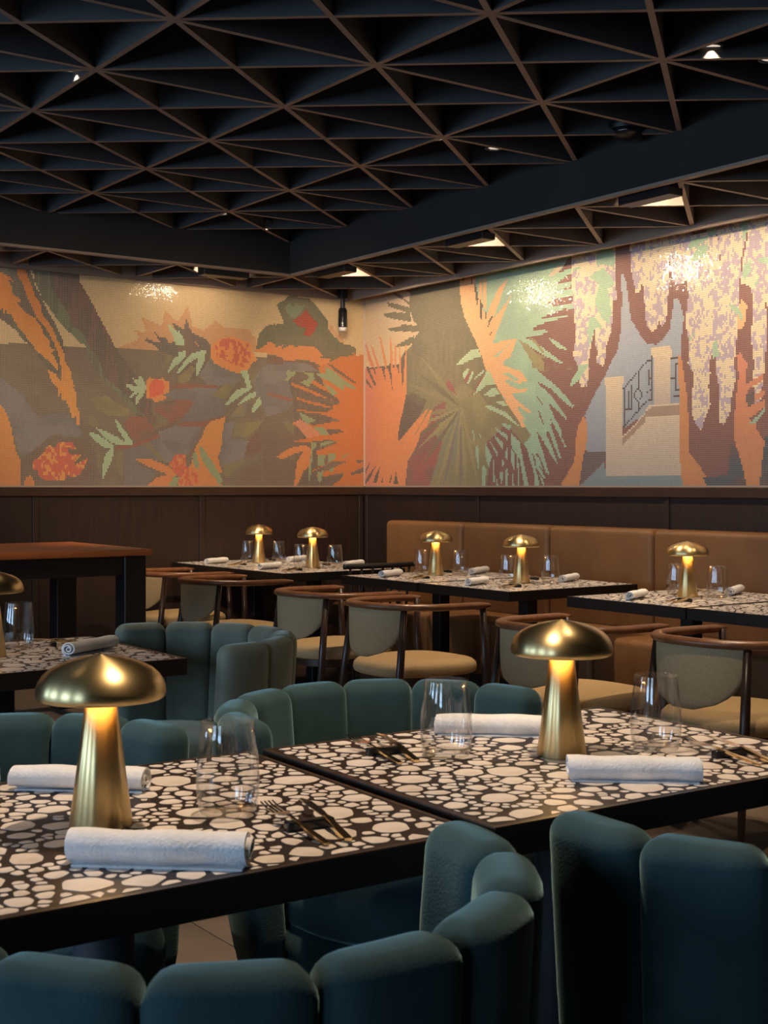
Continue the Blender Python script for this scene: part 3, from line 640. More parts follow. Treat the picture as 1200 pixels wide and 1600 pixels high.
MURAL_RIGHT = [
('dusk',4,'sand',[-9,178.7,121.6,169.2,77.3,110.9,65.7,102.6,49.9,80.2,-9,79.2]),
('shade2',0,'',[-9,90.6,57.9,91,57.9,-5.2,-9,-5.5]),
('mintr',3,'mintr2',[114.4,170.3,242.1,159.2,232.4,112.3,221.9,103.3,203.9,98.1,182,96.7,200.8,70.1,211.1,55,212.9,40.6,203.9,28.5,203.9,-4.6,165.9,-4.8,152.6,25.6,135.6,61.2,142.5,87.2,132.1,123.4]),
('oliver',5,'oliver2',[59.5,150.2,57.9,164.6,125.1,163.3,119.4,142.7,130.7,114.7,143.8,87.1,162.6,59.8,191.5,33,172.4,16.6,165.9,-4.8,57.9,-5.2,54.7,56.2,54.7,100.7,65.7,109.1,72,113.2,62.6,121.6,57.9,131.6]),
('oliver',0,'',[30,137.9,41.8,135.7,63.8,129.7,57.9,126.2,53.9,127.9,31.6,135.1]),
('oliver',0,'',[25.4,129.4,39.8,129.7,58.9,126.7,60.8,120.1,36.7,124.9,26.4,127.8]),
('oliver',0,'',[30,118.6,53.9,119,73.5,115.9,72.5,112.5,62.8,112.8,39.8,115.3,31.6,117]),
('oliver',0,'',[37.8,103.5,49.9,106.9,63.8,109.8,65.7,104.3,49.9,102.8]),
('oliver',0,'',[35.7,145.4,47.9,141.6,53.9,136.7,65.7,133,65.7,128.3,49.9,137.8,37.8,143.4]),
('oliver',0,'',[49.9,147.9,61.8,142.9,70.6,139.5,67.7,137.5,53.9,144.4]),
('sand',0,'',[47.9,95.2,55.9,100.5,62.8,104.3,49.9,102.8,38.8,103.4,49.9,96.8]),
('wine',3,'wine2',[53.9,-0.5,55.9,17.2,63.8,24.7,71.6,39.1,83.1,44.5,86.8,55.9,99.9,59.8,111.7,53.6,97.1,30.3,82.1,-0.5]),
('wine',0,'',[94.3,71.5,105.4,74.2,110.8,67.7,109,67.2,99.9,71.2]),
('oliver2',3,'oliver3',[105,65.2,119.4,71.1,139,63.3,156,47.1,165.9,25.2,159.3,8.1,145.9,17,128.6,30.6,114.4,26.5,96.2,31.5,88.7,36.3,99.9,54.1]),
('oliver2',0,'',[119.2,55.8,82.5,53.5,51.4,49.5,51.6,49,83.6,50.3,119.7,54.2]),
('oliver',0,'',[118.9,55.6,85.1,44.1,57.7,32.7,58.1,32.3,87.6,41.7,120,54.4]),
('oliver3',0,'',[119.1,55.5,89.8,49.4,65.6,42.8,65.9,42.4,91.3,47.2,119.8,54.4]),
('oliver3',0,'',[118.7,55.5,91,41.2,69.4,27.7,69.9,27.3,94.1,39.1,120.2,54.5]),
('oliver',0,'',[118.6,55.4,93.6,34.6,74.7,15.9,75.4,15.6,97.3,33,120.3,54.6]),
('fernr',0,'',[118,55.4,96.4,26.3,82.3,0.5,83,0.3,102.6,24.6,120.9,54.5]),
('oliver3',0,'',[118.3,55.3,101.5,25.3,90.6,-0.4,91.3,-0.6,106.4,24.3,120.6,54.7]),
('plum2',0,'',[118.4,55.2,105.8,24.6,98,-1.4,98.8,-1.5,110.1,23.9,120.5,54.8]),
('fernr',0,'',[118.3,55.1,109.3,24.4,104.7,-1.4,105.4,-1.4,113.8,23.9,120.6,54.8]),
('oliver3',0,'',[118.4,55.1,113.4,24.2,111.9,-1.4,112.6,-1.4,117.7,23.9,120.5,54.9]),
('plum2',0,'',[118.5,55,116.8,24,117.7,-1.4,118.4,-1.4,120.5,23.9,120.4,54.9]),
('oliver3',0,'',[118.4,55,119.7,23.9,123.4,-1.4,124.1,-1.4,123.9,23.9,120.5,55]),
('oliver2',0,'',[118.4,54.9,123.6,23.7,130.4,-1.4,131.1,-1.4,127.8,24,120.5,55]),
('oliver3',0,'',[118.4,54.9,127.5,23.5,137.3,-1.4,138,-1.3,131.6,24,120.5,55.1]),
('oliver2',0,'',[120,55.8,87.6,67.3,58,75.2,57.7,74.8,85.2,64.1,118.9,54.2]),
('oliver',0,'',[120.3,55.6,92.4,71.9,66,84,65.5,83.7,88.7,69.2,118.6,54.3]),
('oliver2',0,'',[120.6,55.5,96.9,76.3,73.8,92.7,73.2,92.5,92.3,74.3,118.3,54.5]),
('wine',0,'',[103.6,75.5,108.1,72.4,113.5,64.1,109.9,65.5,103.6,68.7]),
('wine',0,'',[121.6,76.5,130.4,79.3,125.1,71.8,122.5,72.6]),
('wine3',3,'wine2',[145.9,29,164.3,39.8,171.6,37.9,182.8,28,187.6,24.7,196.9,-0.5,145.9,-0.5,149.3,12.6]),
('wine3',0,'',[200.8,70.1,212.9,65.2,233.5,63.9,236.4,-4.5,196.5,-4.7,191.5,16.3,200.8,24.4,211.1,40.6]),
('mintr2',0,'',[130.8,39.6,133,35.4,133.2,30.4,131.7,36]),
('mintr2',0,'',[137.8,37.2,140.1,34.6,139.7,31.3]),
('mintr2',0,'',[135.8,29.3,138,23.7,137.5,11.5,134.3,22.7]),
('mintr2',0,'',[145,29.3,152,20.1,148.6,11.8,144.6,22.5]),
('mintr2',0,'',[142.5,14.3,146.1,11.5,144.8,-0.5,141.2,-0.5,141.6,11]),
('mintr2',0,'',[148.3,31.9,157.7,23.3,158.3,18.4,152.6,26.1]),
('mintr2',0,'',[154.7,34.5,164.3,28,162.8,24.5,155.2,32.3]),
('mintr2',0,'',[154.7,39.6,166.1,34.6,165.3,32,157.7,36.8]),
('mintr2',0,'',[161.6,42.3,172,40,170.4,36.6,164.3,39.8]),
('mintr2',0,'',[166.1,34.9,168.5,33.7,168.1,29.2,166.3,31.7]),
('mintr2',0,'',[171.6,34.7,182,28,185.2,20.1,189.5,-0.5,184.8,-0.5,180.5,17.5,172.4,25.1]),
('mintr2',0,'',[166.6,26,168.5,25.2,168.1,16.9,166.3,18.8]),
('mintr2',0,'',[171.4,24.9,175.8,21.3,175,9.1,171.4,17.6]),
('mintr2',0,'',[177.3,21.8,178.9,20.2,180.1,-0.5,178.9,-0.5]),
('mintr2',0,'',[161.8,18.6,164.4,16.2,163.6,9.2]),
('mintr2',0,'',[153.7,17.4,155.3,2.7,152.8,2.2]),
('mintr2',0,'',[157.5,12.5,158.5,-0.5,157,-0.5]),
('mintr2',0,'',[160.6,9.5,163.6,8.6,162.8,1.7,160.7,1.7]),
('mintr2',0,'',[166.6,15,168.9,8.1,168.1,-0.5,166.1,-0.5]),
('mintr2',0,'',[173.5,9.6,174.8,-0.5,173.1,-0.5]),
('mintr2',0,'',[187.2,24.7,191.9,22.5,200.4,-0.5,195.4,-0.5]),
('mintr2',0,'',[193.1,20.9,199.3,18.2,204.6,6.7,204.6,-0.5,202.3,1.6]),
('wine3',0,'',[180.1,29.7,187.2,24.7,195,6.8,195,-0.5,189.5,-0.5,185.2,12.1]),
('wine3',0,'',[197.7,67.7,203.9,64.7,204.6,62.1,200,65]),
('wine3',0,'',[196.2,59.5,200.8,56.1,204.6,49.2,200,53.5]),
('wine3',0,'',[197.7,50,200.8,46.2,204.6,37.8,200.8,43.1]),
('wine3',0,'',[196.2,38.1,200.8,32.7,204.6,24.3,204.6,21.2,200,27.6]),
('wine3',0,'',[191.9,22.5,196.2,16.7,204.6,7.8,204.6,1.6,198.5,8.9]),
('wine3',0,'',[199.3,19.3,204.6,11.9,202.3,13]),
('wine3',0,'',[200,108.1,206.9,109.6,223,112.1,232.7,111.1,232.7,107.5,206.9,108.2]),
('wine3',0,'',[197.7,104.3,222.2,106.7,233.1,104.4,234,98.9,211.4,99.7,192.1,101.7]),
('wine3',0,'',[205.5,96.4,224.8,97.3,234.4,97.6,234.4,80.7,231.8,79.7,224.8,86.4,215.9,92]),
('wine3',0,'',[206.9,115.8,207.8,118.1,215.9,119.7,231.4,119.1,232.2,114.2,220.4,114.9]),
('wine3',0,'',[219,123.9,229.2,126,230.1,124.7]),
('wine3',0,'',[215.9,129.2,227.4,133.5,230.1,133.8,230.1,129,223,129.2]),
('wine3',0,'',[217.3,135.5,221.3,138.6,229.2,145.4,230.1,137.4]),
('oliver3',3,'oliver2',[192.1,88.5,203.2,83.8,218.6,78,227.4,74,192.1,76.6]),
('wine3',0,'',[212.3,88.7,224.8,86.4,235.2,81.9,237,69.7,221.3,74.5,215.9,81.6]),
('oliver3',3,'wine3',[192.4,83.2,214.9,81.5,225.8,74.9,233.2,72.6,202.9,73,192.4,79.7]),
('mintr',0,'',[182.7,98.8,197.7,92.4,215.9,81.6,221.3,78.1,218.6,78,203.2,84.5,182.7,95]),
('mintr',0,'',[206.9,95.9,215,92.7,225.7,86.3,223,86.2,215.9,88.4]),
('oliver3',0,'',[178.5,96.8,185.2,89.6,193.1,79.5,200,74.3,204.6,74,204.6,79.7,188.4,92.5]),
('oliver3',0,'',[187.2,99.2,196.2,94.4,204.6,86.4,204.6,84.4,194.6,93]),
('cream',0,'',[206.9,134.3,216.8,140.4,223.9,141.3,217.3,135.5]),
('mintr2',0,'',[196,76.5,202.9,71.3,214.9,64.1,220.8,59.6,225.8,55.3,232.4,49.8,230,49.1,221.7,53.8,210.7,62,196,68.8]),
('mintr2',0,'',[196,67.6,206.4,61.1,214.9,54.2,221.7,46.9,226.2,41.5,223.3,42.8,214.9,49,208.1,53.4,213.2,44.4,220,36,220.8,30.8,225.4,24,223.3,24.9,218.3,32,210.7,42.2,202.1,54.3,196,59.9]),
('mintr2',0,'',[196,59.3,202.9,51.9,209,41.6,214.9,29.2,220.8,16.9,218.3,17,211.5,29.3,202.9,44.8,196,51]),
('mintr2',0,'',[196,49.9,204.7,35.4,210.7,26.4,217,13.5,209,21.8,201.2,31.4,196,37.4]),
('mintr2',0,'',[196,35.1,202.9,22.5,209,7.2,206.4,7.8,200.3,18.4,196,22.7]),
('mintr2',0,'',[196,17.9,205.5,4.3,202.9,5.5,196,12]),
('orange',6,'salmon',[-1.3,90.4,54.9,86.4,54.4,78.7,53.9,66.9,49.9,55.3,44.9,43.6,43.9,32.9,57.9,41.9,79.3,55.4,80.7,54.4,63.8,35.9,65.7,37.6,83.5,54.9,85.4,54.2,79.3,42.3,71.6,39.1,70.6,35.1,65.7,27.6,55.9,17.8,52.9,-0.5,-1.3,-0.5]),
('orange',6,'salmon',[0.9,109.7,3,108.6,11.6,93.8,17.5,84.2,10.6,89,5.2,96.7]),
('orange',6,'salmon',[7.9,108.2,10.6,106.7,20.1,90.1,18,87.8]),
('orange',6,'salmon',[19.3,114.8,21.7,112.5,28.5,94.9,30,80.3,26.4,91.5]),
('orange',6,'salmon',[33.7,112.9,34.9,110.1,37.8,94.8,35.7,74,33.7,98.1]),
('orange',6,'salmon',[39,106.1,42,103.4,42,85.5,39.6,85.7]),
('orange',6,'salmon',[45.1,104.1,46.3,103.7,47.7,91.1,45.7,82.3]),
('orange',6,'salmon',[53.3,104.2,54.7,104.1,55.1,70.4,49.9,70.7,52.7,96.6]),
('orange',6,'salmon',[-9,107.8,-2.4,108.5,2,100.7,-0.2,100.2]),
('orange',6,'salmon',[0.3,89.7,53.9,87.6,54.9,70.4,0.3,73.6]),
('shade2',0,'',[2,91.4,5.2,91.2,16.4,75.7,12.7,77.2]),
('shade2',0,'',[9.5,90.9,12.7,90.6,16.4,82.4]),
('shade2',0,'',[21.7,90.6,25.9,89.7,28.7,78]),
('shade2',0,'',[30.3,90.6,34.7,91.4,36.9,70.3,34.2,80.1]),
('shade2',0,'',[47.4,94.6,53.1,99.5,49.9,71.3,48.4,79.1]),
('shade2',0,'',[42.6,90.8,45.1,90.7,44.6,82.4]),
('shade2',0,'',[1.4,84.4,11.1,73.9,3,78.4]),
('shade2',0,'',[0.9,11.9,7.6,18.2,4.1,12.4,0.9,8.8]),
('shade2',0,'',[-0.2,0.1,2,5.7,15.4,15.4,7.4,5.6]),
('shade2',0,'',[11.1,2,14.3,8.1,21,14.1,16.4,1.9]),
('shade2',0,'',[21.7,1.9,24.8,7.4,23.8,1.9]),
('shade2',0,'',[32.1,1.9,36.2,9.1,34.9,1.9]),
('shade2',0,'',[37.6,0.7,41.3,10.3,44.4,0.7]),
('shade2',0,'',[53.9,65.7,57.9,64.9,71.6,52,57.9,41.9,44.9,32.9,44.4,40,49.9,55.3]),
('oliver',3,'shade2',[54.4,66.9,61.8,68.8,79.3,62,71.6,52,63.8,48.8,57.9,59.6]),
('peach',0,'',[116.2,154.3,133,153.1,134.7,136.3,140.8,122.4,145.9,116.4,149.3,120.4,152.6,125.5,159.3,133.3,168.8,138.6,163.4,130.7,159.3,122.5,152.6,112.4,163.4,119.9,172.8,127.4,167.5,120.5,160.1,108.4,152.6,96.7,177.3,97.2,174.8,91.5,170.8,86,163.4,82.8,163.4,81.2,180.5,75.2,145.9,77.6,141.6,87.8,133.9,100.5,122.5,117.2,118,129.4]),
('peach',0,'',[137.8,142,141.6,141.5,141.2,122.4,138.2,124.9]),
('peach',0,'',[143.2,141.9,146.1,141.5,146.3,118.5,142.5,123.3]),
('mintr',0,'',[153.1,87.2,171.6,95.3,164.3,91.4,157.7,87.1]),
('mintr',0,'',[151,93.6,156,97.5,153.1,95.6]),
('mintr2',0,'',[156,119.7,159.3,124.7,160.6,128.9,157.7,120.6]),
('shade2',0,'',[124.4,154.3,126,154.1,125.3,133.9]),
('shade2',0,'',[129.3,153.6,130.9,153.4,130.2,128.6]),
('shade2',0,'',[132.6,141,135.6,136.2,137.5,128.3,136.1,122.9,134.3,132]),
('shade2',0,'',[139.7,127.5,142.2,123.4,141.5,113.6,139.7,114.8]),
('shade2',0,'',[144.6,119.3,146.9,116.3,144.6,112.7]),
('shade2',0,'',[155.6,117.5,151,112.6,146.3,104.9,149.3,112.8]),
('shade2',0,'',[152.8,105.9,149.3,100.5,150.5,103.9]),
('shade2',0,'',[120.2,146.5,121.6,146.3,120.9,139.1]),
('peach',0,'',[146.7,79.2,178.9,76.9,185.2,72.2,188,68.3,178.9,67.6,169.2,71.2,164.3,71,170.8,66.8,180.5,63.5,188,63.4,186.4,61,174.8,61.7,172.4,60.8,178.9,55.7,191.9,48.2,189.2,47.5,177.3,53.1,180.5,48.2,186.4,43.2,182.8,43.9,186.4,37.7,183.6,37.8,169.2,53,159.3,64.3,152.6,72.3]),
('mintr',0,'',[161,75.5,169.2,75.2,180.5,70.2,174.8,70,167.5,73.4]),
('mintb',0,'',[119.8,77.8,124.2,80.8,127.8,80.6,122,73.7]),
('mintb',0,'',[125.6,71.3,131.3,79.8,132.6,77.4,127.8,71.1]),
('mintb',0,'',[132.1,73.1,142.5,79,144.6,78,133.9,73.5]),
('mintb',0,'',[130.4,62.1,133.9,64.1,145.9,77.6,149.3,78.5,155.6,68.3,147.6,68.8,140.8,65.9,133,63]),
('mintb',0,'',[141.6,61.2,151,65.8,155.6,66.1,161.4,61.4,152.6,60.7]),
('mintb',0,'',[153.1,58.4,155.2,57.2,164.3,57,168.8,53,159.3,54.5]),
('mintb',0,'',[144.6,54.2,151,54.4,165.9,49.4,180.9,39.2,178.9,39.3,164.3,46.8,151,51.2]),
('mintb',0,'',[112.6,84.7,119.8,89,129.5,93.7,136.9,94.2,141.2,88.9,128.6,87.1,117.1,84.1]),
('wine',0,'',[126.9,60.9,142.5,75.1,146.3,78.7,142.5,73.5,130.4,62.6]),
('blue',0,'',[272.6,127.9,274.2,127.4,277,123,279,110.1,280.6,100.1,288.4,89.6,299.1,79,299.1,67.7,262.1,70.3,269.4,81.5,272.6,93.4,273.4,113.6]),
('blue',4,'blue2',[266.4,78.5,294,76.3,294,43.1,274,34.1,259.9,21,242.1,21.4,243.8,31.2,241.7,44.3,249.3,55.2,258.7,66.9]),
('blue',0,'',[315,107.8,316.9,108.7,319.6,104.9,322.4,95.9,320.8,87.9,320,72.8,292.4,74.9,292.4,80.6,299.7,82.1,306,85.1,311.5,91.1,313.8,102.6]),
('blue',4,'blue2',[292.4,83.6,320.4,81.1,318.9,74.8,318.9,46.8,312.3,47.1,292.4,43.3]),
('shade3',0,'',[242.1,21.5,260.3,21.1,260.3,16.3,237.3,1,236.9,3.6,240.5,19.4]),
('teal',0,'',[237.7,0.2,258.7,14.6,259.9,5.7,294,5.5,294,0.1]),
('teal',0,'',[292.4,6.1,321.5,5.9,321.5,0.1,292.4,0.1]),
('cream2',0,'',[273.7,29.7,284.5,37,294,45.2,294,43.1,283,34.1,273.7,28.1]),
('clay',0,'',[273.7,28.9,283,34.6,294,43.9,294,38.2,283,30.8,273.7,24.3]),
('cream2',4,'cream3',[273.3,24,283,31.1,294,38.8,294,5.4,273.3,5.5]),
('cream',4,'cream3',[258.3,66.4,274.6,66.5,274.6,62,273.7,60.4,273.7,5.5,259.7,5.6,259.7,61.3,258.6,61.9]),
('cream2',4,'cream3',[292.4,41.2,318.9,40.7,319.6,16.4,321.2,5.6,292.4,5.8]),
('clay',0,'',[292.4,44.2,298.1,46.6,318.9,46.8,318.9,40.1,292.4,40.2]),
('cream2',0,'',[292.4,45.1,295.7,47.4,318.9,48,318.9,46.5,298.1,46.3,292.4,43.9]),
('cream',4,'cream3',[297.1,80.8,312.4,80.6,312.8,76.5,311.7,74.8,311.7,47.4,299,48.1,299,76.1,297.4,77.2]),
('cream',0,'',[297.1,81.1,312.5,81.3,312.8,74.5,297.3,75.7]),
('iron',0,'',[274.4,57.7,294.3,73.4,293.6,73.9,273.7,58.2]),
('iron',0,'',[274.8,34.7,294.3,50.1,293.6,50.6,274.1,35.2]),
('iron',0,'',[275.1,58.7,275.1,36.3,276,36.2,276,58.6]),
('iron',0,'',[278.1,56.9,278.1,46,279,45.9,279,56.8]),
('iron',0,'',[280.4,60,280.4,45.8,281.4,45.8,281.4,59.9]),
('iron',0,'',[283.8,54.7,286.4,57.5,285.5,58,283,55.1]),
('iron',0,'',[285.7,57.5,289,55.9,289.5,56.5,286.2,58.1]),
('iron',0,'',[288.8,56.2,288.8,52.5,289.7,52.4,289.7,56.2]),
('iron',0,'',[288.9,52.7,286,50.7,286.7,50.2,289.6,52.2]),
('iron',0,'',[286.6,50.7,283.7,52.5,283.1,52,286,50.2]),
('iron',0,'',[283.8,52.2,283.8,54.9,282.9,55,282.9,52.2]),
('iron',0,'',[286.2,67.2,286.2,58.6,287.2,58.5,287.2,67.1]),
('iron',0,'',[286.2,50.4,286.2,44.5,287.2,44.4,287.2,50.4]),
('iron',0,'',[290.7,68,290.7,54,291.7,53.9,291.7,67.9]),
('iron',0,'',[274.4,45.2,280.8,45.2,280.7,45.9,274.4,45.9]),
('iron',0,'',[286.8,64.4,291.3,64.6,291.1,65.3,286.6,65.1]),
('iron',0,'',[275.1,52.7,275.1,46.1,276,46.1,276,52.6]),
('iron',0,'',[312.3,73.5,318.7,73.4,318.6,74.2,312.3,74.2]),
('iron',0,'',[312.3,61.8,316.2,61.7,316.1,62.4,312.3,62.5]),
('iron',0,'',[315.8,69.7,318.7,69.7,318.6,70.4,315.7,70.5]),
('iron',0,'',[315.3,70.1,315.3,55.2,316.2,55.1,316.2,70.1]),
('iron',0,'',[315.8,54.8,318.7,54.9,318.6,55.6,315.7,55.5]),
('iron',0,'',[312.4,50.8,318.7,51.1,318.6,51.8,312.2,51.5]),
('iron',0,'',[293.3,73.4,298.6,73.7,298.5,74.4,293.2,74.1]),
('iron',0,'',[294.4,69,294.4,59.4,295.3,59.4,295.3,68.9]),
('iron',0,'',[296.8,76.6,296.8,50.3,297.8,50.2,297.8,76.5]),
('iron',0,'',[293.4,62.4,298.7,63,298.5,63.7,293.1,63.1]),
('iron',0,'',[293.5,49.3,298.8,51.4,298.3,52,293,49.9]),
('iron',0,'',[293.4,54.9,297.5,55.9,297.1,56.6,293.1,55.6]),
('cream4',7,'lilac',[229.2,152.1,268.6,149.2,268,122.4,269.4,112.9,266.2,112.1,264.6,93.6,260.5,86.3,258.8,74.7,256.4,73.7,251.4,75.8,253,81.6,250.5,87.8,250.5,97.3,247.2,88.7,244.6,75.2,246.3,71.4,237,72.1,230.9,81.6,233.5,94.1,231.8,109.4,230.1,124.7,229.2,136.9]),
('cream4',7,'lilac',[231.6,81.3,244.6,80.3,244.9,70.7,243.8,61.1,241.3,62.4,239.7,61.1,238.1,61.2,236.5,65,235.7,74.1]),
('cream4',7,'lilac',[251.3,79.7,259.1,79.1,258.7,74.7,256.8,73.4,252.5,75.7]),
('mintr',0,'',[251,150.1,264.6,149.2,267.8,135.9,265.4,132.7,258.8,135.9,252.2,135.6]),
('mintr',0,'',[245.5,128.8,252.2,132.7,258.8,133,265.4,126.3,267,121.4,261.3,120.9,264.6,105.9,262.5,97.3,255.5,103.9,251.4,110.2,250.5,115.1,254.7,124.1]),
('mintr',0,'',[245.5,103.7,250.5,104.4,258,95.4,250.5,97.9,245.5,86.4,243.8,96.1]),
('mintr',0,'',[230.1,136.2,235.2,137.3,237.8,136.4,231.8,134.8]),
('mintr',0,'',[236.1,75.8,244.6,75.2,240.5,70.4,237.3,66.6,229.1,62.6,227.5,63.6,234.9,72.5]),
('cream4',7,'lilac',[279.8,160.9,328.7,156.5,326.8,123.9,323.9,116.9,318.2,115.4,314.3,118.2,312.3,125.8,311.3,130.4,310.8,116.7,309.8,103.8,308.8,96.5,305.4,91.9,302.9,97.1,301.9,92.7,297.8,89.7,294.3,93.4,292.7,98.1,291.2,113.5,290.2,121.2,288.1,115.7,285,114.2,282.9,122.1,280.3,130.1]),
('cream4',7,'lilac',[326.1,124.5,324.6,119.5,324.6,113.1,326.1,110.6,323.1,93.5,326.1,81.6,327.6,72.2,342.4,71,343.9,78.3,346.8,79.8,348.2,70.6,358.9,69.7,361,86.9,360.3,92,362.4,100.7,361.7,106.3,363.1,119.5,363.8,126.6,366.5,135.7,365.2,147,343.9,148.8,346,140.5,349.3,133.8,348.2,130.6,349.3,123.6,346,129.7,342.4,140.5,327.6,139.9]),
('cream4',7,'lilac',[326.8,142.9,343.9,143.1,349.3,134.4,348.2,126,339.5,125,326.8,124.4]),
('cream4',7,'lilac',[326.1,81.2,342.4,79.8,341,73.1,341.7,62.7,340.2,56,341.7,45.6,337.3,36.7,335.1,30.8,332.1,33.5,328.3,40.5,328.3,50.9,329.9,63.6,325.3,69.7]),
('cream4',7,'lilac',[347.5,79.3,358.9,78.3,358.2,66.1,360.3,60.3,356.8,49.4,356.1,41.5,351.1,33.6,347.5,35.7,348.2,46.4,347.5,56.7,345.3,65.3]),
('cream4',7,'lilac',[363.1,110.6,364.1,122.7,367.9,136,367.9,146.5,382.2,146.4,382.2,94.6,379.5,98.7,378.8,103.2,380.2,93.2,380.8,82.2,379.5,68.1,371.4,68.8,370,83.2,371.4,92.5,370.7,103.6,369.3,108.7]),
('cream4',7,'lilac',[372,77.2,380.2,76.5,379.5,64.5,378.1,57.5,376.8,47.2,373.4,41.8,372,45.2,372,51.8,371.4,57.4,372,65.1]),
('cream4',7,'lilac',[381.5,146.5,390.1,146.1,390.1,75.9,384.2,67.8,381.5,87.6]),
('mintr',0,'',[324.6,134.8,327.6,139.9,340.2,140.8,339.5,138.1,326.8,134.8]),
('mintr',0,'',[327.6,128.9,332.1,135.2,340.2,136.6,338.8,130.2,330.6,126.8]),
('mintr',0,'',[362.7,147.4,368.6,146.4,367.9,139.9,365.2,132.8]),
('mintr',0,'',[364.1,119.4,370,123,370.3,116.3,365.2,111.5]),
('mintr',0,'',[370.7,106.9,376.8,114.4,373.7,108.2]),
('mintr',0,'',[374.1,122.4,382.2,122.9,382.2,119.1,374.8,120.4]),
('mintr',0,'',[354.3,100.5,356.1,100.5,361.7,97.4,365.5,91.1,363.1,91.1,358.2,96.1]),
('mintr',0,'',[325.3,83.1,331.3,88.3,329.9,85.3,326.8,82.4]),
('mintr',0,'',[344.1,80.6,347.1,80.9,347.6,71.7,343.9,72]),
('mintr',0,'',[338.8,149.6,344.6,149.3,346,140.5,339.5,140.4]),
('mintr',0,'',[343.1,79.7,347.6,79.3,346.2,73.2,343.1,69.5]),
('peach',0,'',[361.5,97.4,363.8,101.9,367.4,97.9,365.9,88.6,363.1,85.3,360.3,86.9,360.3,92.5]),
('mintr',0,'',[358.9,96.3,361.7,97.1,365.5,91.1,363.4,91]),
('ochre',0,'',[318.3,75.2,320.4,73.5,323.8,55.8,325.3,45.3,325.9,19.2,332.1,13.3,338.8,4.6,338.9,0,321.2,0.1,319.2,16.4,318.5,45.6]),
('night',3,'wine4',[356.8,23.6,363.1,15.6,367.9,0,338.8,0,336.5,4.6,353.9,5.7]),
('night',3,'wine4',[375.4,0,377.5,15.4,378.8,26.3,390.1,25.9,390.1,0]),
('salmon',4,'ochre',[360.1,71.5,362.4,73.1,365.2,69.4,367.4,66.5,366.5,55.5,378.8,60.4,378.5,57.2,367.9,52.1,366.5,47.7,379.5,51.7,379.2,48.4,368.6,43.2,379.5,46.2,379.2,42.4,369.3,36.5,373.4,33,374.1,30.3,379.2,23.5,377.8,15.3,375.8,0,367.2,0,362.4,15.6,358.2,25.8,358.9,40.9,360.3,52,361.7,60.2]),
('wine4',0,'',[366.5,49.4,372,51,372,45.2,368.6,42.9,366.5,46.6]),
('mintr2',0,'',[368.3,33.9,374.8,37.9,379.8,42.4,379.2,39.4,373.4,34]),
('ochre',0,'',[240.5,43.8,242.9,39.7,243.8,34,242.9,25,240.5,19.4,238.1,8.1,236.7,0.2,219.6,0.2,225.8,7.6,232.4,15.6,233.2,28.7,235.7,37.7]),
]


def value_noise(sn, tn, size, seed):
    rng = np.random.RandomState(seed)
    g = rng.rand(256, 64)
    x, y = sn / size[0], tn / size[1]
    xi, yi = np.floor(x).astype(int), np.floor(y).astype(int)
    fx, fy = x - xi, y - yi
    fx, fy = fx * fx * (3 - 2 * fx), fy * fy * (3 - 2 * fy)
    w = lambda a, b: g[a % 256, b % 64]
    return (w(xi, yi) * (1 - fx) + w(xi + 1, yi) * fx) * (1 - fy) + (w(xi, yi + 1) * (1 - fx) + w(xi + 1, yi + 1) * fx) * fy


def paint(cols, rows, pitch, polys, base, lift):
    i, j = np.meshgrid(np.arange(cols), np.arange(rows))
    s = (i + 0.5) * pitch * 100
    t = (j + 0.5) * pitch * 100
    img = np.empty((rows, cols, 3))
    img[:] = PAL[base]
    rng = np.random.RandomState(3)
    for n, (col, mode, col2, pts) in enumerate(polys):
        xs, ys = np.array(pts[0::2]), np.array(pts[1::2])
        bb = (s >= xs.min()) & (s <= xs.max()) & (t >= ys.min()) & (t <= ys.max())
        if not bb.any():
            continue
        ps, pt = s[bb], t[bb]
        ins = np.zeros(ps.shape, bool)
        m = len(xs)
        for k in range(m):
            x0, y0, x1, y1 = xs[k], ys[k], xs[(k + 1) % m], ys[(k + 1) % m]
            if y0 == y1:
                continue
            c = ((y0 > pt) != (y1 > pt)) & (ps < (x1 - x0) * (pt - y0) / (y1 - y0) + x0)
            ins ^= c
        mask = np.zeros(s.shape, bool)
        mask[bb] = ins
        if not mask.any():
            continue
        a = np.array(PAL[col])
        if mode == 0:
            img[mask] = a
            continue
        b = np.array(PAL[col2])
        ms, mt = s[mask], t[mask]
        if mode == 1:
            f = (value_noise(ms, mt, (1.7, 2.6), n) > 0.58).astype(float)
        elif mode == 2:
            f = (value_noise(ms, mt, (1.3, 14), n) > 0.55).astype(float)
        elif mode == 3:
            f = np.clip((value_noise(ms, mt, (14, 9), n) - 0.35) / 0.3, 0, 1)
            f = np.clip(f + (value_noise(ms, mt, (2.3, 2.3), n + 50) - 0.5) * 0.5, 0, 1)
        elif mode == 4:
            f = 1 - (mt - ys.min()) / (ys.max() - ys.min())
        elif mode == 5:
            f = np.clip((105 - mt) / 70 + (value_noise(ms, mt, (3, 9), n) - 0.5) * 0.5, 0, 1)
        elif mode == 6:
            f = np.clip(1 - (ms - 2) / 22, 0, 1)
        else:
            f = ((value_noise(ms, mt, (3.0, 3.6), n) + (value_noise(ms, mt, (1.15, 1.5), n + 9) - 0.5) * 0.75) > 0.56).astype(float)
        img[mask] = a[None] * (1 - f[:, None]) + b[None] * f[:, None]
    img = img ** 0.86
    img = img + lift * np.clip((0.48 - img.max(2, keepdims=True)) / 0.28, 0, 1)
    img *= (1 + (rng.rand(rows, cols, 1) - 0.5) * 0.10)
    return np.clip(img, 0, 1)


